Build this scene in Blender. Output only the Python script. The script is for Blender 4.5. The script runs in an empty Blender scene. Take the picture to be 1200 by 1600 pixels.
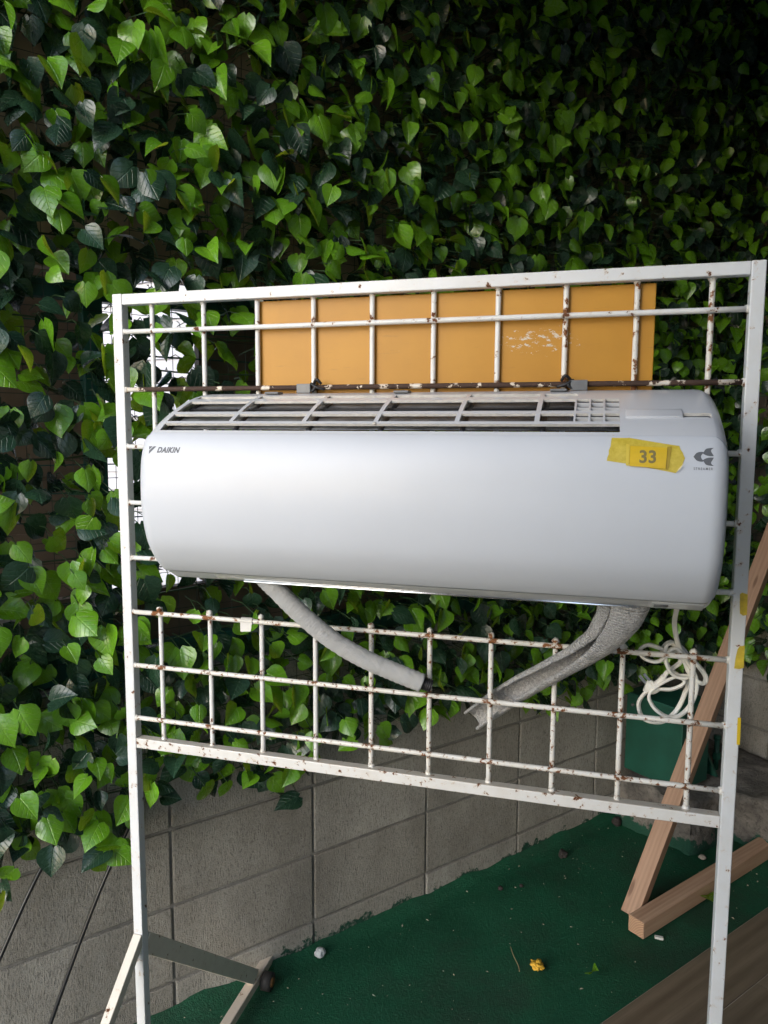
import bpy, bmesh, math, random
import numpy as np
from mathutils import Vector, Matrix, noise as mnoise

rnd = random.Random(7)
scene = bpy.context.scene
col = scene.collection

# ------------------------------------------------------------------ camera
FL = 1155.0
CAM = Vector((0.2981, -1.1501, 0.1788))
CR = Vector((0.96193329, 0.27324387, 0.00470415))
CD = Vector((0.03407001, -0.10282614, -0.9941157))
CF = Vector((-0.27115232, 0.95643325, -0.10822131))
cd = bpy.data.cameras.new('camera'); cam = bpy.data.objects.new('camera', cd); col.objects.link(cam)
M = Matrix((CR, -CD, -CF)).transposed().to_4x4(); M.translation = CAM
cam.matrix_world = M
cd.sensor_fit = 'VERTICAL'; cd.sensor_height = 24.0; cd.lens = 24.0 * FL / 1600.0
cd.clip_start = 0.02; cd.clip_end = 400
scene.camera = cam

# ------------------------------------------------------------------ light
SUN_AZ = (-0.36, -0.93); SUN_EL = 25.0
world = bpy.data.worlds.new('World'); scene.world = world; world.use_nodes = True
wn = world.node_tree.nodes; wl = world.node_tree.links
sky = wn.new('ShaderNodeTexSky'); sky.sky_type = 'NISHITA'; sky.sun_disc = False
sky.sun_elevation = math.radians(SUN_EL); sky.sun_rotation = math.atan2(SUN_AZ[0], SUN_AZ[1])
sky.dust_density = 0.9; sky.ozone_density = 1.5
wl.new(sky.outputs[0], wn['Background'].inputs[0]); wn['Background'].inputs[1].default_value = 0.15
sd = bpy.data.lights.new('sun', 'SUN'); so = bpy.data.objects.new('sun', sd); col.objects.link(so)
sd.energy = 0.50; sd.angle = math.radians(46); sd.color = (0.94, 0.965, 1.0)
ld = Vector((SUN_AZ[0], SUN_AZ[1], 0)).normalized() * math.cos(math.radians(SUN_EL)) + Vector((0, 0, math.sin(math.radians(SUN_EL))))
so.rotation_euler = ld.to_track_quat('Z', 'Y').to_euler()
so.location = ld * 20
scene.view_settings.view_transform = 'Standard'; scene.view_settings.look = 'None'
scene.view_settings.exposure = 1.56; scene.view_settings.gamma = 1.0
scene.view_settings.use_curve_mapping = False
scene.cycles.use_denoising = True
scene.cycles.max_bounces = 8

# ------------------------------------------------------------------ geometry frames
ZF = -1.285                        # floor level
TA = 0.8883852
DW = Vector((math.cos(TA), math.sin(TA), 0))      # along the ivy wall
NW = Vector((math.sin(TA), -math.cos(TA), 0))     # its normal towards the room
OW = Vector((-0.6686, 0.3588, 0))
SC = 2.30                          # corner
D2 = NW.copy()                     # along the right wall, towards the camera
N2 = -DW
OC = OW + DW * SC

def W1(s, n, z): return OW + DW * s + NW * n + Vector((0, 0, z))
def W2(a, n, z): return OC + D2 * a + N2 * n + Vector((0, 0, z))

# ------------------------------------------------------------------ object helpers
def tag(o, label=None, cat=None, group=None, kind=None):
    if label: o['label'] = label
    if cat: o['category'] = cat
    if group: o['group'] = group
    if kind: o['kind'] = kind
    return o

def link(name, me, parent=None, mats=()):
    o = bpy.data.objects.new(name, me); col.objects.link(o)
    if parent: o.parent = parent
    return o

def mk(name, verts, faces, mats, parent=None, smooth=False, fm=None):
    me = bpy.data.meshes.new(name)
    me.from_pydata([tuple(v) for v in verts], [], faces)
    if not isinstance(mats, (list, tuple)): mats = [mats]
    for m in mats: me.materials.append(m)
    if fm:
        for p, i in zip(me.polygons, fm): p.material_index = i
    if smooth: me.polygons.foreach_set('use_smooth', [True] * len(me.polygons))
    me.update()
    return link(name, me, parent)

def empty(name, loc=(0, 0, 0)):
    o = bpy.data.objects.new(name, None); col.objects.link(o); o.location = loc; o.empty_display_size = 0.05
    return o

def child(parent, o):
    """parent keeping world placement (parent only translated)"""
    o.parent = parent; o.matrix_parent_inverse = Matrix.Translation(-Vector(parent.location)); return o

def bev(o, w=0.002, seg=2):
    m = o.modifiers.new('bevel', 'BEVEL'); m.width = w; m.segments = seg; m.limit_method = 'ANGLE'; m.angle_limit = 0.6
    return o

BOXF = [(0, 3, 2, 1), (4, 5, 6, 7), (0, 1, 5, 4), (1, 2, 6, 5), (2, 3, 7, 6), (3, 0, 4, 7)]
def boxv(o, ax, ay, az):
    """corner o, three edge vectors"""
    o = Vector(o)
    return [o, o + ax, o + ax + ay, o + ay, o + az, o + ax + az, o + ax + ay + az, o + ay + az]
def box(name, lo, hi, m, parent=None, bw=0.0):
    lo = Vector(lo); d = Vector(hi) - lo
    o = mk(name, boxv(lo, Vector((d.x, 0, 0)), Vector((0, d.y, 0)), Vector((0, 0, d.z))), BOXF, m)
    if bw: bev(o, bw)
    if parent: child(parent, o)
    return o
def fbox(name, fr, lo, hi, m, parent=None, bw=0.0):
    """box in wall coordinates (s, n, z) of frame function fr"""
    p = fr(lo[0], lo[1], lo[2])
    ax = fr(hi[0], lo[1], lo[2]) - p; ay = fr(lo[0], hi[1], lo[2]) - p; az = fr(lo[0], lo[1], hi[2]) - p
    f = BOXF
    if ax.cross(ay).dot(az) < 0: f = [tuple(reversed(q)) for q in BOXF]
    o = mk(name, boxv(p, ax, ay, az), f, m)
    if bw: bev(o, bw)
    if parent: child(parent, o)
    return o

def catmull(pts, n=8):
    pts = [Vector(p) for p in pts]; out = []
    P = [pts[0] * 2 - pts[1]] + pts + [pts[-1] * 2 - pts[-2]]
    for i in range(1, len(P) - 2):
        a, b, c, d = P[i - 1:i + 3]
        for k in range(n):
            t = k / n
            out.append(0.5 * ((2 * b) + (c - a) * t + (2 * a - 5 * b + 4 * c - d) * t * t + (3 * b - 3 * c + d - a) * t ** 3))
    out.append(pts[-1]); return out

def sweepv(path, sec, closed=True, up=Vector((0, 0, 1)), cap=True):
    """sec(i, t) -> list of 2D points; returns verts, faces"""
    V = []; F = []; n = len(path); prev = None
    for i, p in enumerate(path):
        t = (path[min(i + 1, n - 1)] - path[max(i - 1, 0)]).normalized()
        if prev is None:
            a = up.cross(t)
            if a.length < 1e-3: a = Vector((1, 0, 0)).cross(t)
        else:
            a = prev - t * prev.dot(t)
        a.normalize(); prev = a; b = t.cross(a)
        s = sec(i, i / (n - 1))
        for (u, v) in s: V.append(p + a * u + b * v)
    m = len(s)
    for i in range(n - 1):
        for j in range(m if closed else m - 1):
            k = (j + 1) % m
            F.append((i * m + j, i * m + k, (i + 1) * m + k, (i + 1) * m + j))
    if cap and closed:
        F.append(tuple(reversed(range(m)))); F.append(tuple((n - 1) * m + j for j in range(m)))
    return V, F
def circ(r, m): return [(r * math.cos(2 * math.pi * j / m), r * math.sin(2 * math.pi * j / m)) for j in range(m)]
def tube(name, path, r, m, parent=None, seg=10, smooth=True):
    path = [Vector(p) for p in path]
    c = circ(r, seg)
    V, F = sweepv(path, lambda i, t: c)
    o = mk(name, V, F, m, smooth=smooth)
    if parent: child(parent, o)
    return o

# ------------------------------------------------------------------ materials
class NT:
    def __init__(s, name):
        s.m = bpy.data.materials.new(name); s.m.use_nodes = True
        s.n = s.m.node_tree.nodes; s.l = s.m.node_tree.links; s.b = s.n['Principled BSDF']; s.out = s.n['Material Output']
    def new(s, t, **k):
        x = s.n.new('ShaderNode' + t)
        for a, v in k.items(): setattr(x, a, v)
        return x
    def set(s, sock, v):
        if isinstance(v, bpy.types.NodeSocket): s.l.new(v, sock)
        else: sock.default_value = v
    def bs(s, k, v): s.set(s.b.inputs[k], v)
    def coord(s, kind='Object', scale=None):
        if kind == 'World': o = s.new('NewGeometry').outputs['Position']
        else: o = s.new('TexCoord').outputs[kind]
        if scale is not None:
            mp = s.new('Mapping'); s.l.new(o, mp.inputs[0])
            mp.inputs['Scale'].default_value = scale if isinstance(scale, tuple) else (scale,) * 3
            o = mp.outputs[0]
        return o
    def noise(s, vec, scale, detail=4, rough=0.55, fac=True):
        x = s.new('TexNoise'); s.l.new(vec, x.inputs['Vector']); x.inputs['Scale'].default_value = scale
        x.inputs['Detail'].default_value = detail; x.inputs['Roughness'].default_value = rough
        return x.outputs[0] if fac else x.outputs[1]
    def ramp(s, f, stops):
        x = s.new('ValToRGB'); s.l.new(f, x.inputs[0]); e = x.color_ramp.elements
        while len(e) < len(stops): e.new(0.5)
        for q, (p, c) in zip(e, stops):
            q.position = p; q.color = (*c, 1) if isinstance(c, tuple) else (c, c, c, 1)
        return x.outputs[0]
    def mix(s, f, a, b, mode='MIX'):
        x = s.new('Mix', data_type='RGBA', blend_type=mode)
        s.set(x.inputs[0], f)
        for i, v in ((6, a), (7, b)):
            if isinstance(v, tuple) and len(v) == 3: v = (*v, 1)
            s.set(x.inputs[i], v)
        return x.outputs[2]
    def math(s, op, a, b=0.0, c=None):
        x = s.new('Math', operation=op); s.set(x.inputs[0], a); s.set(x.inputs[1], b)
        if c is not None: s.set(x.inputs[2], c)
        return x.outputs[0]
    def sstep(s, v, lo, hi):
        x = s.new('MapRange', interpolation_type='SMOOTHSTEP'); s.set(x.inputs[0], v)
        x.inputs[1].default_value = lo; x.inputs[2].default_value = hi; return x.outputs[0]
    def bump(s, h, strength=0.3, dist=0.002):
        x = s.new('Bump'); s.l.new(h, x.inputs['Height']); x.inputs['Strength'].default_value = strength
        x.inputs['Distance'].default_value = dist; s.l.new(x.outputs[0], s.b.inputs['Normal']); return x

def simple(name, c, rough=0.5, metal=0.0, spec=0.5, vary=0.0, vscale=30, bump=0.0, bscale=200, bdist=0.001):
    t = NT(name); t.bs('Roughness', rough); t.bs('Metallic', metal); t.bs('Specular IOR Level', spec)
    v = t.coord('World')
    if vary:
        f = t.noise(v, vscale, 5)
        t.bs('Base Color', t.mix(t.ramp(f, [(0.3, 0.0), (0.7, 1.0)]), tuple(x * (1 - vary) for x in c), tuple(min(1, x * (1 + vary)) for x in c)))
    else: t.bs('Base Color', (*c, 1))
    if bump: t.bump(t.noise(v, bscale, 4), bump, bdist)
    return t.m

def painted_iron(name, chips, big, base=(0.74, 0.74, 0.72), seed=0.0, dirt=0.35, dusty_top=False, rcol=(0.19, 0.062, 0.017)):
    """white gloss paint with rust chips; chips = coverage 0..1"""
    t = NT(name); v = t.coord('World'); mp = t.new('Mapping'); t.l.new(v, mp.inputs[0]); mp.inputs['Location'].default_value = (seed, seed * 2, seed * 3); v = mp.outputs[0]
    # distort
    d = t.noise(v, 60, 4, 0.7, fac=False)
    vv = t.new('VectorMath', operation='SCALE'); t.l.new(d, vv.inputs[0]); vv.inputs['Scale'].default_value = 0.012
    va = t.new('VectorMath', operation='ADD'); t.l.new(v, va.inputs[0]); t.l.new(vv.outputs[0], va.inputs[1])
    n1 = t.noise(va.outputs[0], big, 6, 0.62)
    thr = 0.72 - chips * 0.34
    gx = t.new('SeparateXYZ'); t.l.new(t.coord('World'), gx.inputs[0])
    def near(o):
        f = t.math('ABSOLUTE', t.math('SUBTRACT', t.math('FRACT', t.math('MULTIPLY', t.math('ADD', o, 1.0), 10.0)), 0.5))
        return t.math('SUBTRACT', 1.0, t.sstep(f, 0.05, 0.17))
    n1 = t.math('ADD', n1, t.math('MULTIPLY', t.math('MULTIPLY', near(gx.outputs[0]), near(gx.outputs[2])), 0.09 if name.startswith('rod') else 0.0))
    chip = t.sstep(n1, thr, thr + 0.012)
    stain = t.sstep(n1, thr - 0.07, thr + 0.01)
    rust = t.mix(t.noise(v, 220, 4), tuple(x * .2 for x in rcol), rcol)
    dirtn = t.noise(v, 22, 5, 0.65)
    paint = t.mix(t.math('MULTIPLY', t.ramp(dirtn, [(0.42, 0.0), (0.75, 1.0)]), dirt), base, (0.50, 0.45, 0.36))
    if dusty_top:
        nz = t.new('SeparateXYZ'); t.l.new(t.new('NewGeometry').outputs['Normal'], nz.inputs[0])
        up = t.sstep(nz.outputs[2], 0.6, 0.95)
        paint = t.mix(t.math('MULTIPLY', up, t.ramp(t.noise(v, 35, 5), [(0.2, 0.55), (0.7, 0.95)])), paint, (0.47, 0.41, 0.33))
    c = t.mix(t.math('MULTIPLY', stain, 0.4), paint, (0.48, 0.30, 0.14))
    c = t.mix(chip, c, rust)
    t.bs('Base Color', c)
    t.bs('Roughness', t.math('ADD', t.math('MULTIPLY', chip, 0.45), 0.38))
    inv = t.math('SUBTRACT', t.math('MULTIPLY', t.noise(v, 90, 3), 0.35), t.math('MULTIPLY', chip, 1.0))
    t.bump(inv, 0.5, 0.0012)
    return t.m

M_frame = painted_iron('frame_paint', 0.19, 60, (0.66, 0.67, 0.67), 0.3, 0.25, True)
M_framelow = painted_iron('frame_paint_low', 0.30, 90, (0.66, 0.65, 0.62), 1.3, 0.4, True)
M_rod = painted_iron('rod_paint', 0.18, 85, (0.70, 0.70, 0.68), 2.0, 0.3)
M_rodR = painted_iron('rod_paint_chipped', 0.34, 140, (0.70, 0.68, 0.63), 2.6, 0.5, False, (0.26, 0.09, 0.025))
M_rodRust = painted_iron('rod_rusty', 0.80, 34, (0.66, 0.62, 0.55), 4.1, 0.7, False, (0.085, 0.045, 0.03))
M_rodA = painted_iron('rod_rust_spots', 0.40, 90, (0.70, 0.68, 0.63), 5.2, 0.5, False, (0.30, 0.11, 0.03))

def plastic(name, c, rough, coat=0.0, warm=0.0):
    t = NT(name); v = t.coord('World')
    sm = t.noise(v, 9, 5, 0.6)
    t.bs('Base Color', t.mix(t.ramp(sm, [(0.35, 0.0), (0.75, 1.0)]), c, tuple(x * 0.965 for x in c)))
    sc = t.noise(t.coord('World', (8, 8, 60)), 6, 6, 0.7)
    t.bs('Roughness', t.math('ADD', t.math('MULTIPLY', sc, 0.12), rough - 0.06))
    t.bs('Coat Weight', coat); t.bs('Coat Roughness', 0.12)
    t.bump(t.noise(v, 900, 2), 0.02, 0.0004)
    return t.m
M_panel = plastic('ac_panel_white', (0.56, 0.58, 0.615), 0.42, 0.06)
M_body = plastic('ac_body_white', (0.60, 0.61, 0.63), 0.30, 0.2)
M_rim = simple('ac_grille_inner', (0.60, 0.58, 0.54), 0.5, vary=0.15, vscale=80)
M_grey = simple('ac_logo_grey', (0.11, 0.115, 0.125), 0.5)
M_black = simple('black_plastic', (0.012, 0.012, 0.014), 0.5, vary=0.2)
M_chrome = simple('chrome_strip', (0.75, 0.76, 0.80), 0.14, metal=1.0)
M_flap = simple('clear_flap', (0.60, 0.61, 0.60), 0.12)
M_clip = simple('clip_grey', (0.13, 0.135, 0.14), 0.4, vary=0.2)

def filter_mat():
    t = NT('dust_filter'); v = t.coord('World')
    w = t.new('TexWave', wave_type='BANDS', bands_direction='X'); t.l.new(v, w.inputs[0]); w.inputs['Scale'].default_value = 150
    w.inputs['Distortion'].default_value = 0.0
    sheen = t.noise(t.coord('World', (9, 30, 30)), 4, 3)
    c = t.mix(t.ramp(sheen, [(0.35, 0.0), (0.65, 1.0)]), (0.05, 0.053, 0.058), (0.20, 0.21, 0.225))
    c = t.mix(t.math('MULTIPLY', w.outputs[1], 0.5), c, (0.04, 0.042, 0.046))
    t.bs('Base Color', c); t.bs('Roughness', 0.4)
    t.bump(w.outputs[1], 0.4, 0.0006); return t.m
M_filter = filter_mat()

def orange_mat():
    t = NT('mustard_board_paint'); v = t.coord('World')
    c = t.mix(t.ramp(t.noise(v, 7, 6, 0.6), [(0.3, 0.0), (0.7, 1.0)]), (0.40, 0.180, 0.006), (0.48, 0.225, 0.011))
    d = t.noise(t.coord('World', (1, 1, 2.2)), 75, 8, 0.78)
    # scrape field near the right third
    g = t.new('SeparateXYZ'); t.l.new(v, g.inputs[0])
    dx = t.math('ABSOLUTE', t.math('SUBTRACT', g.outputs[0], 0.215)); dz = t.math('ABSOLUTE', t.math('SUBTRACT', g.outputs[2], 0.315))
    near = t.math('MULTIPLY', t.math('SUBTRACT', 1.0, t.sstep(dx, 0.01, 0.11)), t.math('SUBTRACT', 1.0, t.sstep(dz, 0.006, 0.032)))
    sc = t.sstep(t.math('ADD', d, t.math('MULTIPLY', near, 0.17)), 0.70, 0.712)
    c = t.mix(sc, c, (0.55, 0.50, 0.42))
    gr_ = t.ramp(t.noise(t.coord('World', (3, 1, 24)), 5, 6, .7), [(0.60, 0.0), (0.70, 0.35)])
    c = t.mix(gr_, c, (0.22, 0.10, 0.02))
    t.bs('Base Color', c); t.bs('Roughness', 0.5)
    t.bump(t.noise(v, 50, 5), 0.15, 0.001); return t.m
M_orange = orange_mat()

def leaf_mat():
    t = NT('ivy_leaf'); 
    at = t.new('Attribute', attribute_name='tone'); oi = t.new('ObjectInfo')
    uv = t.new('UVMap').outputs[0]; s = t.new('SeparateXYZ'); t.l.new(uv, s.inputs[0])
    au = t.math('ABSOLUTE', s.outputs[0]); v = s.outputs[1]
    mid = t.math('SUBTRACT', 1.0, t.sstep(au, 0.008, 0.03))
    ph = t.math('FRACT', t.math('MULTIPLY', t.math('SUBTRACT', v, t.math('MULTIPLY', au, 0.9)), 5.0))
    lat = t.math('SUBTRACT', 1.0, t.sstep(t.math('ABSOLUTE', t.math('SUBTRACT', ph, 0.5)), 0.02, 0.10))
    lat = t.math('MULTIPLY', lat, t.math('SUBTRACT', 1.0, t.sstep(au, 0.28, 0.42)))
    vein = t.math('MAXIMUM', mid, lat)
    tone = at.outputs['Fac']
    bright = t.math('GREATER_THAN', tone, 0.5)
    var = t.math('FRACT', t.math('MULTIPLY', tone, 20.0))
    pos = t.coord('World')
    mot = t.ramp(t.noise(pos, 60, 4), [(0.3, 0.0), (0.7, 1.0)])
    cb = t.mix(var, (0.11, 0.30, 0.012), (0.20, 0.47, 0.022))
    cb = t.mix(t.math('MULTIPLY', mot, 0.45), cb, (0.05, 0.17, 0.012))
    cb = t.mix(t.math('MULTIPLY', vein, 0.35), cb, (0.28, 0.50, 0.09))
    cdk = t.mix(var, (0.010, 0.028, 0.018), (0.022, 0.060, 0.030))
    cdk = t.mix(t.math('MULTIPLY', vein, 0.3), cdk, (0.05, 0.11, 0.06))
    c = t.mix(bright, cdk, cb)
    t.bs('Base Color', c); t.bs('Roughness', t.math('ADD', 0.20, t.math('MULTIPLY', mot, 0.14))); t.bs('Specular IOR Level', t.math('ADD', 0.50, t.math('MULTIPLY', bright, 0.35)))
    h = t.math('ADD', t.math('MULTIPLY', vein, -1.0), t.math('MULTIPLY', t.noise(pos, 170, 3), 0.6))
    t.bump(h, 0.55, 0.0016)
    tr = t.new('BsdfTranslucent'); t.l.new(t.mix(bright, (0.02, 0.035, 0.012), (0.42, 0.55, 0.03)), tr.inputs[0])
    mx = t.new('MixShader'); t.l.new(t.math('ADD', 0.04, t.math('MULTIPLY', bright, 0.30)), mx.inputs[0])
    t.l.new(t.b.outputs[0], mx.inputs[1]); t.l.new(tr.outputs[0], mx.inputs[2]); t.l.new(mx.outputs[0], t.out.inputs[0])
    return t.m
M_leaf = leaf_mat()
M_stem = simple('ivy_stem', (0.035, 0.075, 0.03), 0.5, vary=0.4)
M_net = simple('ivy_net', (0.012, 0.03, 0.024), 0.5)

def block_mat():
    t = NT('concrete_block'); v = t.coord('World')
    # wall-aligned frame so that the tooling streaks run upright
    streak = t.math('ADD', t.math('MULTIPLY', t.noise(t.coord('World', (330, 330, 60)), 1.0, 4, 0.7), .6), t.math('MULTIPLY', t.noise(v, 170, 4, .7), .4))
    pit = t.noise(v, 300, 3, 0.7)
    big = t.noise(v, 5.5, 6, 0.62)
    oi = t.new('ObjectInfo')
    c = t.mix(t.ramp(big, [(0.3, 0.0), (0.72, 1.0)]), (0.37, 0.348, 0.305), (0.52, 0.495, 0.44))
    c = t.mix(t.math('MULTIPLY', oi.outputs['Random'], 0.55), c, (0.25, 0.225, 0.185))
    stn = t.ramp(t.noise(t.coord('World', (1, 1, .5)), 2.6, 7, 0.68), [(0.46, 0.0), (0.66, 0.5)])
    c = t.mix(stn, c, (0.115, 0.105, 0.088))
    c = t.mix(t.math('MULTIPLY', t.ramp(streak, [(0.38, 1.0), (0.50, 0.0)]), 0.75), c, (0.10, 0.094, 0.083))
    c = t.mix(t.ramp(pit, [(0.58, 0.0), (0.70, 0.6)]), c, (0.50, 0.49, 0.46))
    # green floor paint lapping up the foot of the wall
    g = t.new('SeparateXYZ'); t.l.new(v, g.inputs[0])
    edge = t.math('ADD', g.outputs[2], t.math('MULTIPLY', t.math('SUBTRACT', t.noise(v, 6, 6, 0.7), 0.5), -0.26))
    gr = t.math('SUBTRACT', 1.0, t.sstep(edge, ZF + 0.020, ZF + 0.030))
    gr = t.math('MULTIPLY', gr, t.ramp(t.noise(v, 70, 5, 0.7), [(0.36, 0.25), (0.5, 1.0)]))
    c = t.mix(gr, c, (0.012, 0.062, 0.038))
    t.bs('Base Color', c); t.bs('Roughness', 0.9); t.bs('Specular IOR Level', 0.25)
    t.bump(t.math('ADD', t.math('MULTIPLY', streak, 1.6), t.math('MULTIPLY', pit, 0.8)), 1.0, 0.0045); return t.m
M_block = block_mat()
M_mortar = simple('mortar', (0.20, 0.19, 0.17), 0.95, vary=0.3, vscale=40, bump=0.6, bscale=150, bdist=0.003)

def floor_mat():
    t = NT('green_floor_paint'); v = t.coord('World')
    n = t.noise(v, 3.2, 7, 0.62); f = t.noise(v, 120, 5, 0.75)
    c = t.mix(t.ramp(n, [(0.3, 0.0), (0.7, 1.0)]), (0.002, 0.068, 0.029), (0.005, 0.112, 0.050))
    c = t.mix(t.ramp(f, [(0.52, 0.0), (0.72, 0.6)]), c, (0.028, 0.15, 0.075))
    c = t.mix(t.ramp(t.noise(v, 260, 4, .8), [(0.33, 0.6), (0.48, 0.0)]), c, (0.002, 0.028, 0.014))
    c = t.mix(t.ramp(t.noise(v, 38, 8, 0.8), [(0.70, 0.0), (0.74, 0.5)]), c, (0.10, 0.13, 0.09))
    c = t.mix(t.ramp(t.noise(v, 2.3, 8, 0.75), [(0.47, 0.0), (0.66, 0.6)]), c, (0.020, 0.040, 0.026))
    c = t.mix(t.ramp(t.noise(v, 11, 8, 0.8), [(0.56, 0.0), (0.66, 0.4)]), c, (0.018, 0.11, 0.058))
    t.bs('Base Color', c); t.bs('Roughness', t.math('ADD', 0.45, t.math('MULTIPLY', n, 0.35))); t.bs('Specular IOR Level', 0.35)
    t.bump(t.math('ADD', t.math('MULTIPLY', f, 1.6), t.math('ADD', t.noise(v, 22, 5), t.noise(v, 300, 3, .7))), 1.0, 0.004); return t.m
M_floor = floor_mat()

def wood_mat(name, ca, cb, ax, grain=1.0, rough=0.6, knots=True):
    """grain runs along world direction ax"""
    t = NT(name); v = t.coord('World')
    ax = Vector(ax).normalized(); q = ax.to_track_quat('X', 'Z').to_matrix()
    rot = t.new('Mapping', vector_type='POINT'); t.l.new(v, rot.inputs[0]); e = q.inverted().to_euler()
    rot.inputs['Rotation'].default_value = (e.x, e.y, e.z)
    mp = t.new('Mapping'); t.l.new(rot.outputs[0], mp.inputs[0]); mp.inputs['Scale'].default_value = (1.6 * grain ** .5, 22 * grain, 22 * grain)
    n = t.noise(mp.outputs[0], 2.2, 6, 0.6)
    w = t.new('TexWave', wave_type='BANDS', bands_direction='Y'); t.l.new(mp.outputs[0], w.inputs[0]); w.inputs['Scale'].default_value = 1.1
    w.inputs['Distortion'].default_value = 5; w.inputs['Detail'].default_value = 3; w.inputs['Detail Scale'].default_value = 0.6
    f = t.math('ADD', t.math('MULTIPLY', w.outputs[1], 0.16), t.math('MULTIPLY', n, 0.9))
    c = t.mix(t.ramp(f, [(0.25, 0.0), (0.8, 1.0)]), ca, cb)
    fine = t.new('Mapping'); t.l.new(rot.outputs[0], fine.inputs[0]); fine.inputs['Scale'].default_value = (6, 260, 260)
    fn = t.noise(fine.outputs[0], 1.0, 3, 0.6)
    c = t.mix(t.ramp(fn, [(0.5, 0.0), (0.8, 0.35)]), c, tuple(x * 0.5 for x in ca))
    if knots:
        k = t.new('TexVoronoi'); mk2 = t.new('Mapping'); t.l.new(rot.outputs[0], mk2.inputs[0]); mk2.inputs['Scale'].default_value = (3.0, 14, 14)
        t.l.new(mk2.outputs[0], k.inputs['Vector']); k.inputs['Scale'].default_value = 1.0
        kk = t.math('SUBTRACT', 1.0, t.sstep(k.outputs['Distance'], 0.05, 0.11))
        c = t.mix(t.math('MULTIPLY', kk, 0.75), c, (0.12, 0.055, 0.025))
    t.bs('Base Color', c); t.bs('Roughness', rough); t.bump(t.math('ADD', f, fn), 0.25, 0.001); return t.m

# ------------------------------------------------------------------ setting
M_soil = simple('pale_concrete_yard', (0.46, 0.44, 0.40), 0.95, vary=0.15, vscale=2, bump=0.5, bscale=20, bdist=0.02)
gr = mk('ground', [(-60, -60, ZF - .012), (60, -60, ZF - .012), (60, 60, ZF - .012), (-60, 60, ZF - .012)], [(0, 1, 2, 3)], M_soil); tag(gr, kind='structure')

# green painted strip along the wall, uneven surface, coved against the wall
TW = 0.630
def strip_floor():
    V = []; F = []
    ns, nn = 150, 30
    for i in range(ns + 1):
        s = -3.0 + 5.3 * i / ns
        for j in range(nn + 1):
            n = 0.0 + TW * j / nn
            p = W1(s, n, ZF)
            h = 0.006 * mnoise.noise(Vector((p.x * 5, p.y * 5, 0))) + 0.0025 * mnoise.noise(Vector((p.x * 30, p.y * 30, 3)))
            cove = max(0, 1 - n / 0.045); h = h * min(1, (TW - n) / 0.06) + 0.026 * cove ** 2 * (1 + 0.8 * mnoise.noise(Vector((s * 9, 1, 0))))
            V.append(p + Vector((0, 0, h)))
    for i in range(ns):
        for j in range(nn):
            a = i * (nn + 1) + j; F.append((a, a + nn + 1, a + nn + 2, a + 1)[::-1])
    o = mk('floor', V, F, M_floor, smooth=True); return tag(o, kind='structure')
strip_floor()
# green paint carries on in front of the right wall
# wood-look tiles
M_tile = wood_mat('wood_look_tile', (0.12, 0.088, 0.058), (0.245, 0.19, 0.13), DW, 0.35, 0.42, knots=False)
M_grout = simple('grout', (0.40, 0.35, 0.29), 0.9, vary=0.2)
pv = fbox('pavement', W1, (-1.3, TW, ZF - .010), (2.3, 3.6, ZF + .0005), M_grout); tag(pv, kind='structure')
def tiles():
    wd, ln, g = 0.15, 0.90, 0.0032
    for k in range(11):
        n0 = TW + 0.001 + k * wd; off = [0.16, 0.61, 0.37, 0.84][k % 4] - 2.0
        i = 0; s = off
        while s < 2.25:
            a, b = s + g / 2, min(s + ln - g / 2, 2.29)
            if b > -1.2 and b - a > 0.03:
                fbox('tile', W1, (a, n0 + g / 2, ZF - .004), (b, n0 + wd - g / 2, ZF + .004 + rnd.uniform(-.0004, .0006)), M_tile, pv, 0.0012)
            s += ln; i += 1
tiles()

# block walls
def block_wall(name, fr, cols, rows, s0, label, smax=None):
    e = empty(name, fr(s0 + cols[0] * .4, 0, ZF)); tag(e, label, 'wall')
    a, b = s0 + cols[0] * .4, s0 + (cols[-1] + 1) * .4
    if smax: b = min(b, smax)
    fbox('mortar', fr, (a, -0.115, ZF - .03), (b, -0.008, -1.1944 + (rows[-1] + 1) * .2 - .002), M_mortar, e)
    for i in cols:
        for r in rows:
            x0 = s0 + i * .4 + .0038; x1 = min(s0 + (i + 1) * .4 - .0038, (smax or 99) - .002)
            if x1 - x0 < 0.02: continue
            z0 = max(-1.1944 + r * .2 + .0045, ZF - .02); z1 = -1.1944 + (r + 1) * .2 - .0045
            j = rnd.uniform(-.0015, .0015)
            fbox('block', fr, (x0, -0.1, z0), (x1, j, z1), M_block, e, 0.003)
    return e
block_wall('block_wall', W1, list(range(-6, 6)), [-1, 0, 1, 2, 3], 0.0,
           'grey concrete block wall running diagonally behind the white rack, green paint along its foot', SC)
block_wall('block_wall', W2, list(range(0, 7)), [-1, 0, 1, 2, 3], -0.12,
           'dark concrete block wall at the far right, behind the leaning timber')

# upper building wall over the fence gap (beige boards) and closed dark part on the right
M_beige = simple('beige_boards', (0.34, 0.27, 0.18), 0.8, vary=0.2, vscale=6, bump=0.3, bscale=80)
M_brown = simple('brown_panel', (0.13, 0.095, 0.07), 0.75, vary=0.25, vscale=5)
ub = empty('upper_wall', W1(-2.4, -.06, 0.5)); tag(ub, 'beige boarded upper wall glimpsed between ivy leaves at top left', 'wall')
for k in range(8):
    fbox('board', W1, (-2.4, -0.10, 0.53 + k * .2), (SC + .062, -0.065 + 0.002 * (k % 2), 0.726 + k * .2), M_beige, ub, 0.003)
fbox('infill', W1, (0.125, -0.10, -0.20), (SC, -0.07, 0.524), M_brown, ub)
fbox('infill', W1, (-.30, -0.10, -0.392), (SC, -0.07, -.205), M_brown, ub)
rb = fbox('side_wall', W2, (-0.35, -0.10, -0.392), (2.7, -0.065, 2.2), M_brown)
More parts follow.
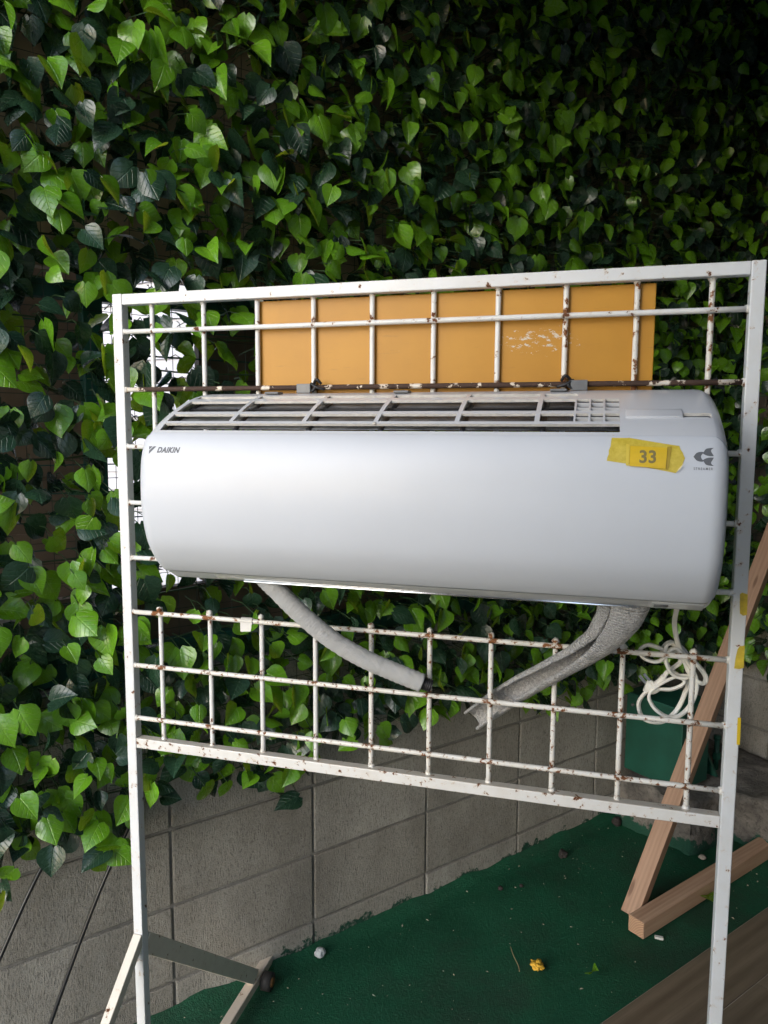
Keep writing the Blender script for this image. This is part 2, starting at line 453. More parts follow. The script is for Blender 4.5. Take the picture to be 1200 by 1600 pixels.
tag(rb, 'dark wall behind the ivy at the far right edge', 'wall')

# green steel fence on top of the blocks
M_green = simple('green_steel', (0.008, 0.075, 0.058), 0.45, vary=0.25, vscale=15)
fe = empty('green_fence', W1(-2.2, -.03, -.394)); tag(fe, 'dark green steel fence with thin wires standing on the block wall behind the ivy', 'fence')
for s in (-2.1, -1.1, -0.135, 0.86, 1.86):
    fbox('post', W1, (s - .022, -.06, -.394), (s + .022, -.018, 0.525), M_green, fe, 0.003)
fbox('rail', W1, (-2.2, -.056, -.392), (SC, -.022, -.325), M_green, fe, 0.003)
fbox('rail', W1, (-2.2, -.056, .46), (SC, -.022, .50), M_green, fe, 0.003)
for k in range(12):
    z = -.27 + k * .062
    tube('wire', [W1(-2.2, -.035, z), W1(SC, -.035, z)], .0016, M_green, fe, 5)

# neighbour's house behind the fence
M_siding = simple('white_siding', (0.66, 0.64, 0.66), 0.6, vary=0.03, vscale=3)
M_shut = simple('brown_shutter', (0.16, 0.115, 0.085), 0.6, vary=0.2, vscale=12)
M_ledge = simple('grey_ledge', (0.34, 0.35, 0.36), 0.5, vary=0.1)
M_greyb = simple('grey_brown_post', (0.13, 0.11, 0.10), 0.7, vary=0.2)
HP0 = Vector((-1.40, 1.75, 0)); HN = Vector((-.25, -.968, 0)).normalized(); HD = Vector((-HN.y, HN.x, 0))
def WH(a, n, z): return HP0 + HD * a + HN * n + Vector((0, 0, z))
nh = empty('neighbour_house', WH(0, -.2, ZF)); tag(nh, 'bright white clapboard house wall seen through the ivy left of the air conditioner', 'house')
fbox('wall', WH, (-1.6, -.4, ZF), (1.1, -.02, 3.4), M_siding, nh)
for k in range(34):
    z = -0.95 + k * .085
    V = [WH(-1.6, -.018, z), WH(1.1, -.018, z), WH(1.1, .004, z), WH(-1.6, .004, z), WH(-1.6, -.018, z + .083), WH(1.1, -.018, z + .083), WH(1.1, -.008, z + .083), WH(-1.6, -.008, z + .083)]
    child(nh, mk('siding_board', V, BOXF, M_siding))
# brown shed between the fence and the house, left part of the gap
shd = empty('brown_shed', W1(-2.4, -.5, ZF)); tag(shd, 'brown plank shed wall behind the green fence at the far left', 'shed')
for k in range(16):
    fbox('plank', W1, (-2.4, -.34, -1.2 + k * .14), (-.065, -.30 + .003 * (k % 2), -1.058 + k * .14), M_shut, shd, 0.003)
lg = fbox('grey_ledge', W1, (-2.3, -.26, -.30), (-.16, -.16, -.255), M_ledge); tag(lg, 'light grey ledge behind the green fence at the far left', 'ledge')

# shelter: roof over the yard and the room side opposite
M_roof = simple('roof_board', (0.16, 0.15, 0.14), 0.8, vary=0.1)
def poly_prism(name, pts, z0, z1, m):
    n = len(pts); V = [(p[0], p[1], z0) for p in pts] + [(p[0], p[1], z1) for p in pts]
    F = [tuple(reversed(range(n))), tuple(range(n, 2 * n))] + [(i, (i + 1) % n, n + (i + 1) % n, n + i) for i in range(n)]
    return mk(name, V, F, m)
ROOF_S = -1.05
rp = [W1(ROOF_S, -.13, 0), W1(SC + .2, -.13, 0), W1(SC + .2, 3.6, 0), W1(ROOF_S, 3.6, 0)]
a = (rp[1] - rp[0]).cross(rp[2] - rp[1]).z
if a < 0: rp.reverse()
roof = poly_prism('ceiling', rp, 2.14, 2.26, M_roof); tag(roof, kind='structure')
hw = fbox('house_wall', W1, (-0.9, 3.0, ZF), (SC, 3.12, 2.14), simple('house_render', (0.58, 0.49, 0.38), 0.85, vary=0.1)); tag(hw, 'rendered house wall closing the yard opposite the ivy', 'wall')

hp = fbox('light_block_slab', W1, (-1.62, 1.66, ZF), (-1.50, 3.12, 2.6), simple('light_block_grey', (0.22, 0.21, 0.19), 0.85, vary=0.1)); tag(hp, 'unseen slab added near the camera to shade the right half of the air conditioner', 'wall')  # added out of view: blocks sun so the unit dims towards its right

fa = fbox('shade_board', W1, (-0.44, -.06, 1.35), (-0.36, 3.0, 2.14), simple('shade_board_paint', (0.30, 0.27, 0.23), 0.7, vary=0.1)); tag(fa, 'unseen board added under the shelter roof to shade the right part of the ivy', 'beam')  # added above the view to keep light off the deeper right-hand ivy

# ------------------------------------------------------------------ concrete plinth, green box etc in the corner
def rough_prism(name, pts, z0, z1, m, amp=0.012, res=0.03, seed=0):
    bm = bmesh.new()
    lo = [bm.verts.new((p[0], p[1], z0)) for p in pts]; hi = [bm.verts.new((p[0], p[1], z1)) for p in pts]
    n = len(pts); bm.faces.new(hi); bm.faces.new(lo[::-1])
    for i in range(n): bm.faces.new((lo[i], lo[(i + 1) % n], hi[(i + 1) % n], hi[i]))
    bmesh.ops.recalc_face_normals(bm, faces=bm.faces)
    bmesh.ops.triangulate(bm, faces=bm.faces)
    for _ in range(4):
        es = [e for e in bm.edges if e.calc_length() > res]
        if not es: break
        bmesh.ops.subdivide_edges(bm, edges=es, cuts=1); bmesh.ops.triangulate(bm, faces=[f for f in bm.faces if len(f.verts) > 3])
    bm.normal_update()
    for v in bm.verts:
        q = v.co * 14 + Vector((seed, 0, 0)); d = mnoise.fractal(q, 1.0, 2.0, 4)
        v.co += v.normal * amp * d
    me = bpy.data.meshes.new(name); bm.to_mesh(me); bm.free(); me.materials.append(m)
    me.polygons.foreach_set('use_smooth', [True] * len(me.polygons))
    return link(name, me)
def conc_mat():
    t = NT('rough_concrete'); v = t.coord('World')
    c = t.mix(t.ramp(t.noise(v, 9, 6, 0.65), [(0.3, 0.0), (0.7, 1.0)]), (0.09, 0.083, 0.075), (0.27, 0.245, 0.215))
    c = t.mix(t.ramp(t.noise(v, 70, 6, 0.75), [(0.35, 0.7), (0.5, 0.0)]), c, (0.05, 0.045, 0.04))
    g = t.new('SeparateXYZ'); t.l.new(v, g.inputs[0])
    e = t.math('ADD', g.outputs[2], t.math('MULTIPLY', t.math('SUBTRACT', t.noise(v, 12, 5, .7), .5), .2))
    c = t.mix(t.math('SUBTRACT', 1.0, t.sstep(e, ZF + .03, ZF + .045)), c, (0.012, 0.07, 0.042))
    t.bs('Base Color', c); t.bs('Roughness', 0.95); t.bump(t.noise(v, 120, 6, .75), 0.9, 0.006); return t.m
M_conc = conc_mat()
pl = rough_prism('concrete_plinth', [(.425, 1.640), (.56, 1.545), (.665, 1.475), (.735, 1.545), (.80, 1.64), (.98, 1.50), (1.25, 1.72), (.80, 2.12), (.60, 1.86)], ZF - .05, -1.10, M_conc, 0.016, 0.03, 3)
tag(pl, 'rough broken concrete plinth in the corner under the green steel box', 'plinth')
bx = empty('steel_box', W2(0.1, .55, -1.1)); tag(bx, 'dark green painted steel box standing on the concrete plinth behind the coiled cord', 'box')
S0 = Vector((.447, 1.690, 0)); wv = D2 * .235; dv = DW * .17
def pbox(name, o, a, b, z0, z1, m, parent, bw=.003):
    V = boxv((o[0], o[1], z0), a, b, Vector((0, 0, z1 - z0)))
    f = BOXF if a.cross(b).z > 0 else [tuple(reversed(q)) for q in BOXF]
    ob = mk(name, V, f, m)
    if bw: bev(ob, bw)
    child(parent, ob); return ob
M_green2 = simple('green_box_paint', (0.009, 0.078, 0.052), 0.5, vary=0.2, vscale=10)
pbox('body', S0, wv, dv, -1.088, -.80, M_green2, bx)
pbox('cover', S0 - DW * .008 - D2 * .004, D2 * .243, DW * .185, -.80, -.785, M_green2, bx)
tube('bolt', [S0 - DW * .008 + D2 * .03 + Vector((0, 0, -.83)), S0 + DW * .002 + D2 * .03 + Vector((0, 0, -.83))], .006, M_clip, bx, 8)
br = empty('steel_bracket', (.76, 1.73, -1.09)); tag(br, 'small green triangular steel bracket right of the green box', 'bracket')
bp = Vector((.715, 1.75, -1.088))
child(br, mk('gusset', [bp, bp + D2 * .075, bp + Vector((0, 0, .13)), bp + DW * .012, bp + D2 * .075 + DW * .012, bp + Vector((0, 0, .13)) + DW * .012],
   [(0, 1, 2), (5, 4, 3), (0, 3, 4, 1), (1, 4, 5, 2), (2, 5, 3, 0)], M_green2))
va = empty('pipe_stub', (.79, 1.80, -1.09)); tag(va, 'short green painted pipe stub with a nut standing on the plinth', 'pipe')
pc = Vector((.785, 1.80, -1.10))
tube('pipe', [pc, pc + Vector((0, 0, .12))], .010, M_green2, va, 12)
tube('nut', [pc + Vector((0, 0, .045)), pc + Vector((0, 0, .07))], .016, M_green2, va, 6, False)
tube('cap', [pc + Vector((0, 0, .1205)), pc + Vector((0, 0, .135))], .013, M_green2, va, 12)

# ------------------------------------------------------------------ timbers
def beam(name, p0, p1, up, w, h, m, label, split=False):
    p0 = Vector(p0); p1 = Vector(p1); t = (p1 - p0).normalized(); up = Vector(up); a = t.cross(up).normalized(); b = a.cross(t).normalized()
    e = empty(name, p0); tag(e, label, 'timber')
    V = boxv(p0 - a * w / 2 - b * h / 2, a * w, t * (p1 - p0).length, b * h)
    f = BOXF if a.cross(t).dot(b) > 0 else [tuple(reversed(q)) for q in BOXF]
    o = mk('beam', V, f, m); bev(o, .0018); child(e, o)
    return e, t, a, b
fl0 = Vector((.462, .992, ZF + .029)); fl1 = Vector((1.21, 1.925, ZF + .029))
M_w1 = wood_mat('pine_floor_timber', (0.40, 0.235, 0.145), (0.60, 0.40, 0.27), fl1 - fl0, 1.0)
ft, tt, ta_, tb_ = beam('timber', fl0, fl1, (0, 0, 1), .052, .050, M_w1, 'pinkish pine timber lying on the green floor at bottom right, its sawn end toward us')
# end-grain rings
M_end = NT('end_grain'); vv = M_end.coord('World'); mp = M_end.new('Mapping'); M_end.l.new(vv, mp.inputs[0]); mp.inputs['Location'].default_value = tuple(-(fl0 + Vector((-.02, 0, .06))))
wv2 = M_end.new('TexWave', wave_type='RINGS', rings_direction='SPHERICAL'); M_end.l.new(mp.outputs[0], wv2.inputs[0]); wv2.inputs['Scale'].default_value = 70
M_end.bs('Base Color', M_end.mix(wv2.outputs[1], (0.27, 0.13, 0.07), (0.58, 0.38, 0.24))); M_end.bs('Roughness', .8)
q0 = fl0 - tt * .0008
child(ft, mk('sawn_end', boxv(q0 - ta_ * .0248 - tb_ * .0238, ta_ * .0496, tt * .0009, tb_ * .0476), BOXF if ta_.cross(tt).dot(tb_) > 0 else [tuple(reversed(q)) for q in BOXF], M_end.m))
le0 = Vector((.452, 1.070, ZF + .012)); le1 = Vector((1.112, 1.868, .389))
M_w2 = wood_mat('pine_leaning_timber', (0.29, 0.165, 0.098), (0.46, 0.29, 0.19), le1 - le0, 1.0)
beam('timber', le0, le1, CAM - le0 + Vector((-.9, 0, 0)), .052, .042, M_w2, 'long pine timber leaning up against the right wall behind the rack post')

# ------------------------------------------------------------------ rack
rack = empty('wire_rack', (0, 0, ZF)); tag(rack, 'white painted steel grid rack with rust chips carrying the air conditioner', 'rack')
XL, XR, ZT, ZB, H = -0.5105, 0.5062, 0.4050, -0.3975, 0.0095
box('post', (XL - H, -H, ZF + .045), (XL + H, H, ZT + H), M_frame, rack, .0016)
box('post', (XR - H, -H, ZF + .045), (XR + H, H, ZT + H), M_frame, rack, .0016)
box('top_rail', (XL + H, -H + .0006, ZT - H), (XR - H, H - .0006, ZT + H - .0005), M_frame, rack, .0016)
box('bottom_rail', (XL + H, -H + .0006, ZB - H), (XR - H, H - .0006, ZB + H), M_framelow, rack, .0016)
RZ = [0.35, 0.25, 0.15, 0.05, -0.05, -0.15, -0.25, -0.35]
RR = 0.0042
def rod(p0, p1, m, n=14):
    p0 = Vector(p0); p1 = Vector(p1)
    wob = [p0.lerp(p1, i / n) + Vector((0, 0, 0)) for i in range(n + 1)]
    return tube('rod', wob, RR, m, rack, 10)
for k, z in enumerate(RZ):
    m = {0: M_rod, 1: M_rodRust, 5: M_rodA, 6: M_rodR, 7: M_rodR}.get(k, M_rod)
    dz = {5: .0, 6: .0}.get(k, 0)
    rod((XL + H - .002, -.0042, z), (XR - H + .002, -.0042, z + dz), m)
for i in range(10):
    x = -0.45 + .1 * i
    rod((x, .0042, ZT - H + .002), (x, .0042, -.055), M_rod if i < 7 else M_rodA)
    rod((x, .0042, -.1405), (x, .0042, ZB + H - .002), M_rod if i < 4 else M_rodR)
# weld blobs
wb = []
wf = []
def blob(c, r):
    b = len(wb); n = 6
    for j in range(5):
        ph = math.pi * j / 4
        for k in range(n):
            th = 2 * math.pi * k / n; rr = r * rnd.uniform(.8, 1.2)
            wb.append(Vector(c) + Vector((math.sin(ph) * math.cos(th), math.sin(ph) * math.sin(th), math.cos(ph))) * rr)
    for j in range(4):
        for k in range(n):
            wf.append((b + j * n + k, b + j * n + (k + 1) % n, b + (j + 1) * n + (k + 1) % n, b + (j + 1) * n + k)[::-1])
for i in range(10):
    x = -0.45 + .1 * i
    blob((x, .0042, ZB + H), .0062); blob((x, .0042, ZT - H), .006)
    blob((x, .001, -.144), .0062)
for z in RZ:
    blob((XL + H, -.004, z), .0062); blob((XR - H, -.004, z), .0062)
o = mk('weld', wb, wf, M_rodA, smooth=True); child(rack, o); o['kind'] = 'stuff'
# legs
M_brace = painted_iron('brace_paint', 0.16, 60, (0.70, 0.64, 0.54), 9.0, 0.4)
def leg(x):
    def flat(y0, z0, y1, z1, w, name, t=.0095):
        d = Vector((0, y1 - y0, z1 - z0)).normalized(); n = Vector((0, -d.z, d.y))
        o = Vector((x - t, y0, z0)) - n * w / 2
        V = boxv(o, Vector((2 * t, 0, 0)), d * math.hypot(y1 - y0, z1 - z0), n * w)
        f = BOXF if Vector((1, 0, 0)).cross(d).dot(n) > 0 else [tuple(reversed(q)) for q in BOXF]
        ob = mk(name, V, f, M_brace); bev(ob, .0015); child(rack, ob)
    flat(.006, -.805, .478, ZF + .048, .036, 'brace', .0089)
    flat(-.004, -.785, -.478, ZF + .048, .020, 'brace', .0089)
leg(XL); leg(XR)
M_dust = painted_iron('foot_paint', 0.16, 60, (0.62, 0.53, 0.43), 7.0, 0.5)
for x in (XL, XR):
    box('foot', (x - .0125, -.60, ZF + .022), (x + .0125, .60, ZF + .045), M_dust, rack, .002)
# furniture feet / small wheel
M_rub = simple('dirty_rubber', (0.035, 0.032, 0.03), 0.7, vary=0.4)
M_amber = simple('amber_hub', (0.16, 0.075, 0.02), 0.5, vary=0.5, vscale=150)
for x in (XL, XR):
    for y in (-.53, .50):
        tube('caster', [(x + .016, y, ZF + .024), (x + .040, y, ZF + .024)], .023, M_rub, rack, 18)
        tube('caster_hub', [(x + .0401, y, ZF + .024), (x + .044, y, ZF + .024)], .012, M_amber, rack, 14)

# mustard board behind the rods
bd = box('board', (-0.252, .0092, 0.18), (0.376, .0150, 0.3935), M_orange, None, .001)
tag(bd, 'mustard yellow painted board behind the rack rods above the air conditioner', 'board')

# tape on the rack
M_ytape = simple('yellow_masking_tape', (0.55, 0.40, 0.03), 0.6, vary=0.25, vscale=90)
M_ytape2 = simple('bright_yellow_tape', (0.62, 0.43, 0.01), 0.5, vary=0.05)
M_wtape = simple('white_tape', (0.62, 0.60, 0.56), 0.6, vary=0.1)
def patch(name, pts, y, m, label, d=.0006):
    V = [(x, y, z) for x, z in pts] + [(x, y + d, z) for x, z in pts]; n = len(pts)
    F = [tuple(range(n))[::-1], tuple(range(n, 2 * n))] + [(i, (i + 1) % n, n + (i + 1) % n, n + i) for i in range(n)]
    ob = mk(name, V, F, m); bm = bmesh.new(); bm.from_mesh(ob.data); bmesh.ops.recalc_face_normals(bm, faces=bm.faces); bm.to_mesh(ob.data); bm.free()
    tag(ob, label, 'tape'); return ob
patch('tape', [(.5055, -.0505), (.5085, -.048), (.5135, -.0495), (.5158, -.0500), (.5160, -.080), (.511, -.0815), (.5070, -.0785), (.5065, -.072)], -H - .0009, M_ytape, 'dull yellow tape scrap on the right post, uppermost of three')
patch('tape', [(.5065, -.1315), (.509, -.127), (.5158, -.1250), (.5160, -.158), (.510, -.1605), (.5035, -.1600), (.5045, -.145)], -H - .0009, M_ytape, 'torn dull yellow tape scrap on the right post beside the third lowest rod')
patch('tape', [(.5120, -.233), (.5165, -.233), (.5168, -.274), (.5125, -.274)], -H - .0009, M_ytape2, 'narrow bright yellow tape strip low on the right post edge')
def wrap():
    path = [Vector((-.284, -.0042, -.15)), Vector((-.262, -.0042, -.15))]
    ang = [math.pi * 2 * k / 12 for k in range(12)]
    V, F = sweepv(path, lambda i, t: [(.0062 * math.cos(q) * (1 + .1 * math.sin(3 * q)), .0062 * math.sin(q)) for q in ang])
    b = len(V)
    V += [Vector((-.284, -.0095, -.152)), Vector((-.262, -.0095, -.151)), Vector((-.263, -.0125, -.166)), Vector((-.283, -.0115, -.168)),
          Vector((-.284, -.0085, -.152)), Vector((-.262, -.0085, -.151)), Vector((-.263, -.0118, -.166)), Vector((-.283, -.0108, -.168))]
    F += [(b, b + 1, b + 2, b + 3)[::-1], (b + 4, b + 5, b + 6, b + 7), (b, b + 3, b + 7, b + 4)[::-1], (b + 1, b + 5, b + 6, b + 2), (b + 3, b + 2, b + 6, b + 7)]
    return mk('tape', V, F, M_wtape)
tag(wrap(), 'grey white tape wrapped round the rusty rod under the air conditioner', 'tape')

# ------------------------------------------------------------------ air conditioner
PF = [(-.012, .240), (-.045, .236), (-.08, .227), (-.115, .214), (-.145, .200), (-.168, .187), (-.185, .174), (-.196, .157), (-.2035, .133), (-.2065, .10), (-.206, .07), (-.2015, .04), (-.193, .012), (-.178, -.012), (-.160, -.031), (-.138, -.046), (-.12, -.053), (-.08, -.056), (-.012, -.056)]
PC = catmull([Vector((0, y, z)) for y, z in PF], 12)
ZA = np.array([p.z for p in PC]); YA = np.array([p.y for p in PC])
imax = int(np.argmax(ZA < -.0555)) if (ZA < -.0555).any() else len(ZA)
def py(z):          # front surface depth at height z
    k = min(range(0, imax), key=lambda q: abs(ZA[q] - z))
    for q in (k - 1, k, k + 1):
        if 0 <= q < len(ZA) - 1 and (ZA[q] - z) * (ZA[q + 1] - z) <= 0 and abs(ZA[q] - ZA[q + 1]) > 1e-9:
            f = (z - ZA[q]) / (ZA[q + 1] - ZA[q]); return YA[q] + f * (YA[q + 1] - YA[q])
    return YA[k]
def pn(z):          # outward normal (y, z)
    dy = py(z + .0015) - py(z - .0015); n = Vector((0, -.003, dy)); 
    n = Vector((0, -1, dy / .003)); return n.normalized()
AX0, AX1 = -0.3475, 0.4525
ac = empty('air_conditioner', (0.05, -.012, -.056)); tag(ac, 'white wall air conditioner hung on the rack with an open top grille', 'air conditioner')
def endoff(x, r=.020):
    d = max(0.0, r - min(x - AX0, AX1 - x))
    return r - math.sqrt(max(0, r * r - d * d))
# body shell rows by height on the curved top
rows_z = [.239, .2362, .2335, .2290, .2268, .2245, .2160, .2075, .2036, .1985, .193, .1895, .1793, .176]
ribs = [-.3270, -.2180, -.1030, .0040, .1180, .2240, .3310]
rw = .0032
def shell():
    xs = set()
    for x in ribs: xs |= {round(x - rw, 5), round(x + rw, 5)}
    fine = [.2716, .2902, .3085]
    for x in fine: xs |= {round(x - .0013, 5), round(x + .0013, 5)}
    for x in (.404, .4375): xs.add(x)
    for q in (0, .0006, .002, .0045, .008, .013, .020): xs |= {round(AX0 + q, 5), round(AX1 - q, 5)}
    xs = sorted(xs)
    prof = []
    for z in rows_z: prof.append((py(z), z))
    back = [(-.012, .240)]
    low = [(p.y, p.z) for p in PC if p.z < .1755][::3]
    prof = back + prof + low + [(-.012, -.056)]
    cen = Vector((0, -.09, .09))
    V = []; F = []; fm = []
    P = len(prof)
    # profile normals
    nr = []
    for i in range(P):
        a = prof[max(i - 1, 0)]; b = prof[min(i + 1, P - 1)]; d = Vector((0, b[0] - a[0], b[1] - a[1]))
        n = Vector((0, d.z, -d.y)); n.normalize(); nr.append(n if n.dot(Vector((0, prof[i][0], prof[i][1])) - cen) > 0 else -n)
    for x in xs:
        e = endoff(x)
        for (y, z), n in zip(prof, nr):
            p = Vector((x, y, z)) - n * e
            if y > -.0125: p = Vector((x, -.012, max(min(z, .240 - e), -.056 + e)))
            V.append(p)
    def hole(xm, z0, z1):
        zm = (z0 + z1) / 2
        if .1793 < zm < .1895: return ribs[0] + .008 < xm < ribs[-1] - rw
        inr = ribs[0] + rw < xm < ribs[-1] - rw
        if not inr:
            return .404 < xm < .4375 and .1985 < zm < .2036
        if any(abs(xm - r) < rw for r in ribs[1:-1]): return False
        if .193 < zm < .2036 or .2075 < zm < .2245:
            if xm > .2716 - .0013 and any(abs(xm - r) < .0013 for r in fine): return False
            return True
        if .2290 < zm < .2335: return xm < .2716
        return False
    for i in range(len(xs) - 1):
        xm = (xs[i] + xs[i + 1]) / 2
        for j in range(P - 1):
            if hole(xm, prof[j][1], prof[j + 1][1]): continue
            F.append((i * P + j, i * P + j + 1, (i + 1) * P + j + 1, (i + 1) * P + j)[::-1]); fm.append(0)
    nb = len(V)
    o = mk('housing', V, F, [M_body, M_rim], None, True, fm)
    bm = bmesh.new(); bm.from_mesh(o.data); bmesh.ops.recalc_face_normals(bm, faces=bm.faces)
    # make sure they point outwards
    f = max(bm.faces, key=lambda q: -q.calc_center_median().y)
    if f.normal.y > 0: bmesh.ops.reverse_faces(bm, faces=bm.faces)
    bm.to_mesh(o.data); bm.free()
    s = o.modifiers.new('thick', 'SOLIDIFY'); s.thickness = .0038; s.offset = -1; s.material_offset_rim = 1; s.use_even_offset = False
    es = o.modifiers.new('es', 'EDGE_SPLIT'); es.split_angle = math.radians(40)
    child(ac, o)
    # end caps
    for xe, sg in ((AX0, -1), (AX1, 1)):
        idx = xs.index(round(xe, 5)) if round(xe, 5) in xs else (0 if sg < 0 else len(xs) - 1)
        ring = V[idx * P:(idx + 1) * P]
        ring = [Vector((xe - sg * .0003, p.y, p.z)) for p in ring]
        f = tuple(range(P)) if sg > 0 else tuple(reversed(range(P)))
        c = mk('end_cap', ring, [f], M_body); child(ac, c)
shell()
# extra thin cross bars of the fine grid
for z in (.2120, .2190, .1985):
    y = py(z); n = pn(z)
    p = Vector((.2703, y, z)) - n * .006
    V = boxv(p, Vector((.0600, 0, 0)), n * .0055, n.cross(Vector((1, 0, 0))) * .0012)
    o = mk('grille_bar', V, BOXF if Vector((1, 0, 0)).cross(n).dot(n.cross(Vector((1, 0, 0)))) > 0 else [tuple(reversed(q)) for q in BOXF], M_body); child(ac, o)
def strip(name, x0, x1, z0, z1, off, m, n=14, thick=0.0, bw=0.0, parent=ac):
    V = []; F = []
    zz = [z0 + (z1 - z0) * i / n for i in range(n + 1)]
    for z in zz:
        p = Vector((0, py(z), z)) + pn(z) * off
        V += [Vector((x0, p.y, p.z)), Vector((x1, p.y, p.z))]
    for i in range(n): F.append((2 * i, 2 * i + 1, 2 * i + 3, 2 * i + 2))
    o = mk(name, V, F, m, None, True)
    bm = bmesh.new(); bm.from_mesh(o.data); bm.normal_update()
    if sum(f.normal.y for f in bm.faces) > 0: bmesh.ops.reverse_faces(bm, faces=bm.faces)
    bm.to_mesh(o.data); bm.free()
    if thick:
        s = o.modifiers.new('thick', 'SOLIDIFY'); s.thickness = thick; s.offset = -1
        if bw: bev(o, bw)
    child(parent, o); return o
strip('filter', AX0 + .022, .334, .190, .236, -.0100, M_filter, 16, .001)
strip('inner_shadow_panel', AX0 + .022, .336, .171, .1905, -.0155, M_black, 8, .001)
for x in ribs[:-1]:
    strip('filter_frame', x + .0045, x + .0115, .186, .234, -.0085, M_black, 10, .0015)
strip('filter_frame', AX0 + .024, .334, .2185, .2212, -.0085, M_black, 3, .0015)
strip('filter_frame', AX0 + .024, .334, .1805, .1825, -.0125, M_black, 3, .0015)
strip('recess_floor', .4042, .4373, .1970, .2050, -.005, M_body, 4, .001)
strip('control_tab', .335, .4035, .1972, .2078, .0022, M_body, 5, .003, .0008)
for x in (-.205, .01, .245):
    p = Vector((x, py(.2385) - .0, .2395))
    o = box('filter_tab', (x - .012, -.044, .2375), (x + .012, -.022, .2415), M_clip, ac, .0015)
# screw on the middle rib
p = Vector((.004, py(.1895), .1895)); n = pn(.1895)
tube('screw', [p, p + n * .0012], .0028, M_rim, ac, 10)

def front_panel():
    zs = [.1738 - .0006 * k for k in range(3)] + list(np.linspace(.171, .150, 12)) + list(np.linspace(.146, -.020, 30)) + list(np.linspace(-.024, -.0350, 6))
    V = []; F = []; nx = 60; x0, x1 = AX0 - .0006, AX1 + .0006
    base = np.concatenate([np.linspace(0, .03, 9)[:-1], np.linspace(.03, .97, 40), np.linspace(.97, 1, 9)[1:]])
    nx = len(base)
    zt, zb = zs[0], zs[-1]
    for z in zs:
        r = .020; ins = 0
        if zt - z < r: ins = r - math.sqrt(r * r - (r - (zt - z)) ** 2)
        rb_ = .010
        if z - zb < rb_: ins = max(ins, rb_ - math.sqrt(rb_ ** 2 - (rb_ - (z - zb)) ** 2))
        for b in base:
            x = x0 + ins + (x1 - x0 - 2 * ins) * b
            e = endoff(max(x, AX0), .020) * .82
            p = Vector((x, py(z), z)) + pn(z) * (.0024 - e)
            V.append(p)
    for i in range(len(zs) - 1):
        for j in range(nx - 1):
            a = i * nx + j; F.append((a, a + nx, a + nx + 1, a + 1))
    o = mk('front_panel', V, F, M_panel, None, True)
    bm = bmesh.new(); bm.from_mesh(o.data); bm.normal_update()
    if sum(f.normal.y for f in bm.faces) > 0: bmesh.ops.reverse_faces(bm, faces=bm.faces)
    bm.to_mesh(o.data); bm.free()
    s = o.modifiers.new('thick', 'SOLIDIFY'); s.thickness = .0022; s.offset = -1
    child(ac, o)
front_panel()
# louvre along the bottom
strip('louver', -.255, .372, -.0505, -.0375, .0002, M_flap, 6, .002, .0006)
strip('louver_trim', -.215, .355, -.0535, -.0500, .0026, M_chrome, 2, .0025, .0006)
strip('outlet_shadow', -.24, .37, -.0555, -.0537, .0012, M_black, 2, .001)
strip('lower_cover', .376, .440, -.0520, -.0390, .0006, M_flap, 6, .002, .0006)
strip('drain_slot', .380, .397, -.0475, -.0430, .0014, M_clip, 2, .001)

# printing
def remap(o, off, z_from=None):
    for v in o.data.vertices:
        z = v.co.z; v.co.y = py(z) - off
def text_obj(name, s, size, x, z, off, m, bold=0.0, shear=0.0, sx=1.0, sp=1.0):
    cu = bpy.data.curves.new('t', 'FONT'); cu.body = s; cu.size = size; cu.offset = bold; cu.shear = shear; cu.space_character = sp
    cu.align_x = 'CENTER'; cu.align_y = 'CENTER'
    to = bpy.data.objects.new('t', cu); col.objects.link(to)
    dg = bpy.context.evaluated_depsgraph_get(); dg.update()
    me = bpy.data.meshes.new_from_object(to.evaluated_get(dg)); bpy.data.objects.remove(to)
    xs = [v.co.x for v in me.vertices]; cx = (min(xs) + max(xs)) / 2; ys = [v.co.y for v in me.vertices]; cy = (min(ys) + max(ys)) / 2
    for v in me.vertices:
        X = (v.co.x - cx) * sx + x; Z = (v.co.y - cy) + z
        v.co = Vector((X, py(Z) - off, Z))
    me.materials.clear(); me.materials.append(m)
    o = link(name, me); child(ac, o); return o
def decal(name, pts, off, m, parent=ac, sub=.004):
    bm = bmesh.new(); vs = [bm.verts.new((x, 0, z)) for x, z in pts]; bm.faces.new(vs)
    z0 = min(p[1] for p in pts); z1 = max(p[1] for p in pts); z = z0 + sub
    while z < z1:
        bmesh.ops.bisect_plane(bm, geom=bm.verts[:] + bm.edges[:] + bm.faces[:], plane_co=(0, 0, z), plane_no=(0, 0, 1)); z += sub
    for v in bm.verts: v.co.y = py(v.co.z) - off
    bm.normal_update()
    if sum(f.normal.y for f in bm.faces) > 0: bmesh.ops.reverse_faces(bm, faces=bm.faces)
    me = bpy.data.meshes.new(name); bm.to_mesh(me); bm.free(); me.materials.append(m)
    o = link(name, me)
    if parent: child(parent, o)
    return o
PO = .0029
text_obj('lettering', 'DAIKIN', .0105, -.2960, .1508, PO, M_grey, .0005, .25, .96, 1.08)
decal('emblem', [(-.3292, .1558), (-.3232, .1558), (-.3280, .1508)], PO, M_grey)
decal('emblem', [(-.3216, .1558), (-.3170, .1558), (-.3275, .1448), (-.3279, .1496)], PO, M_grey)
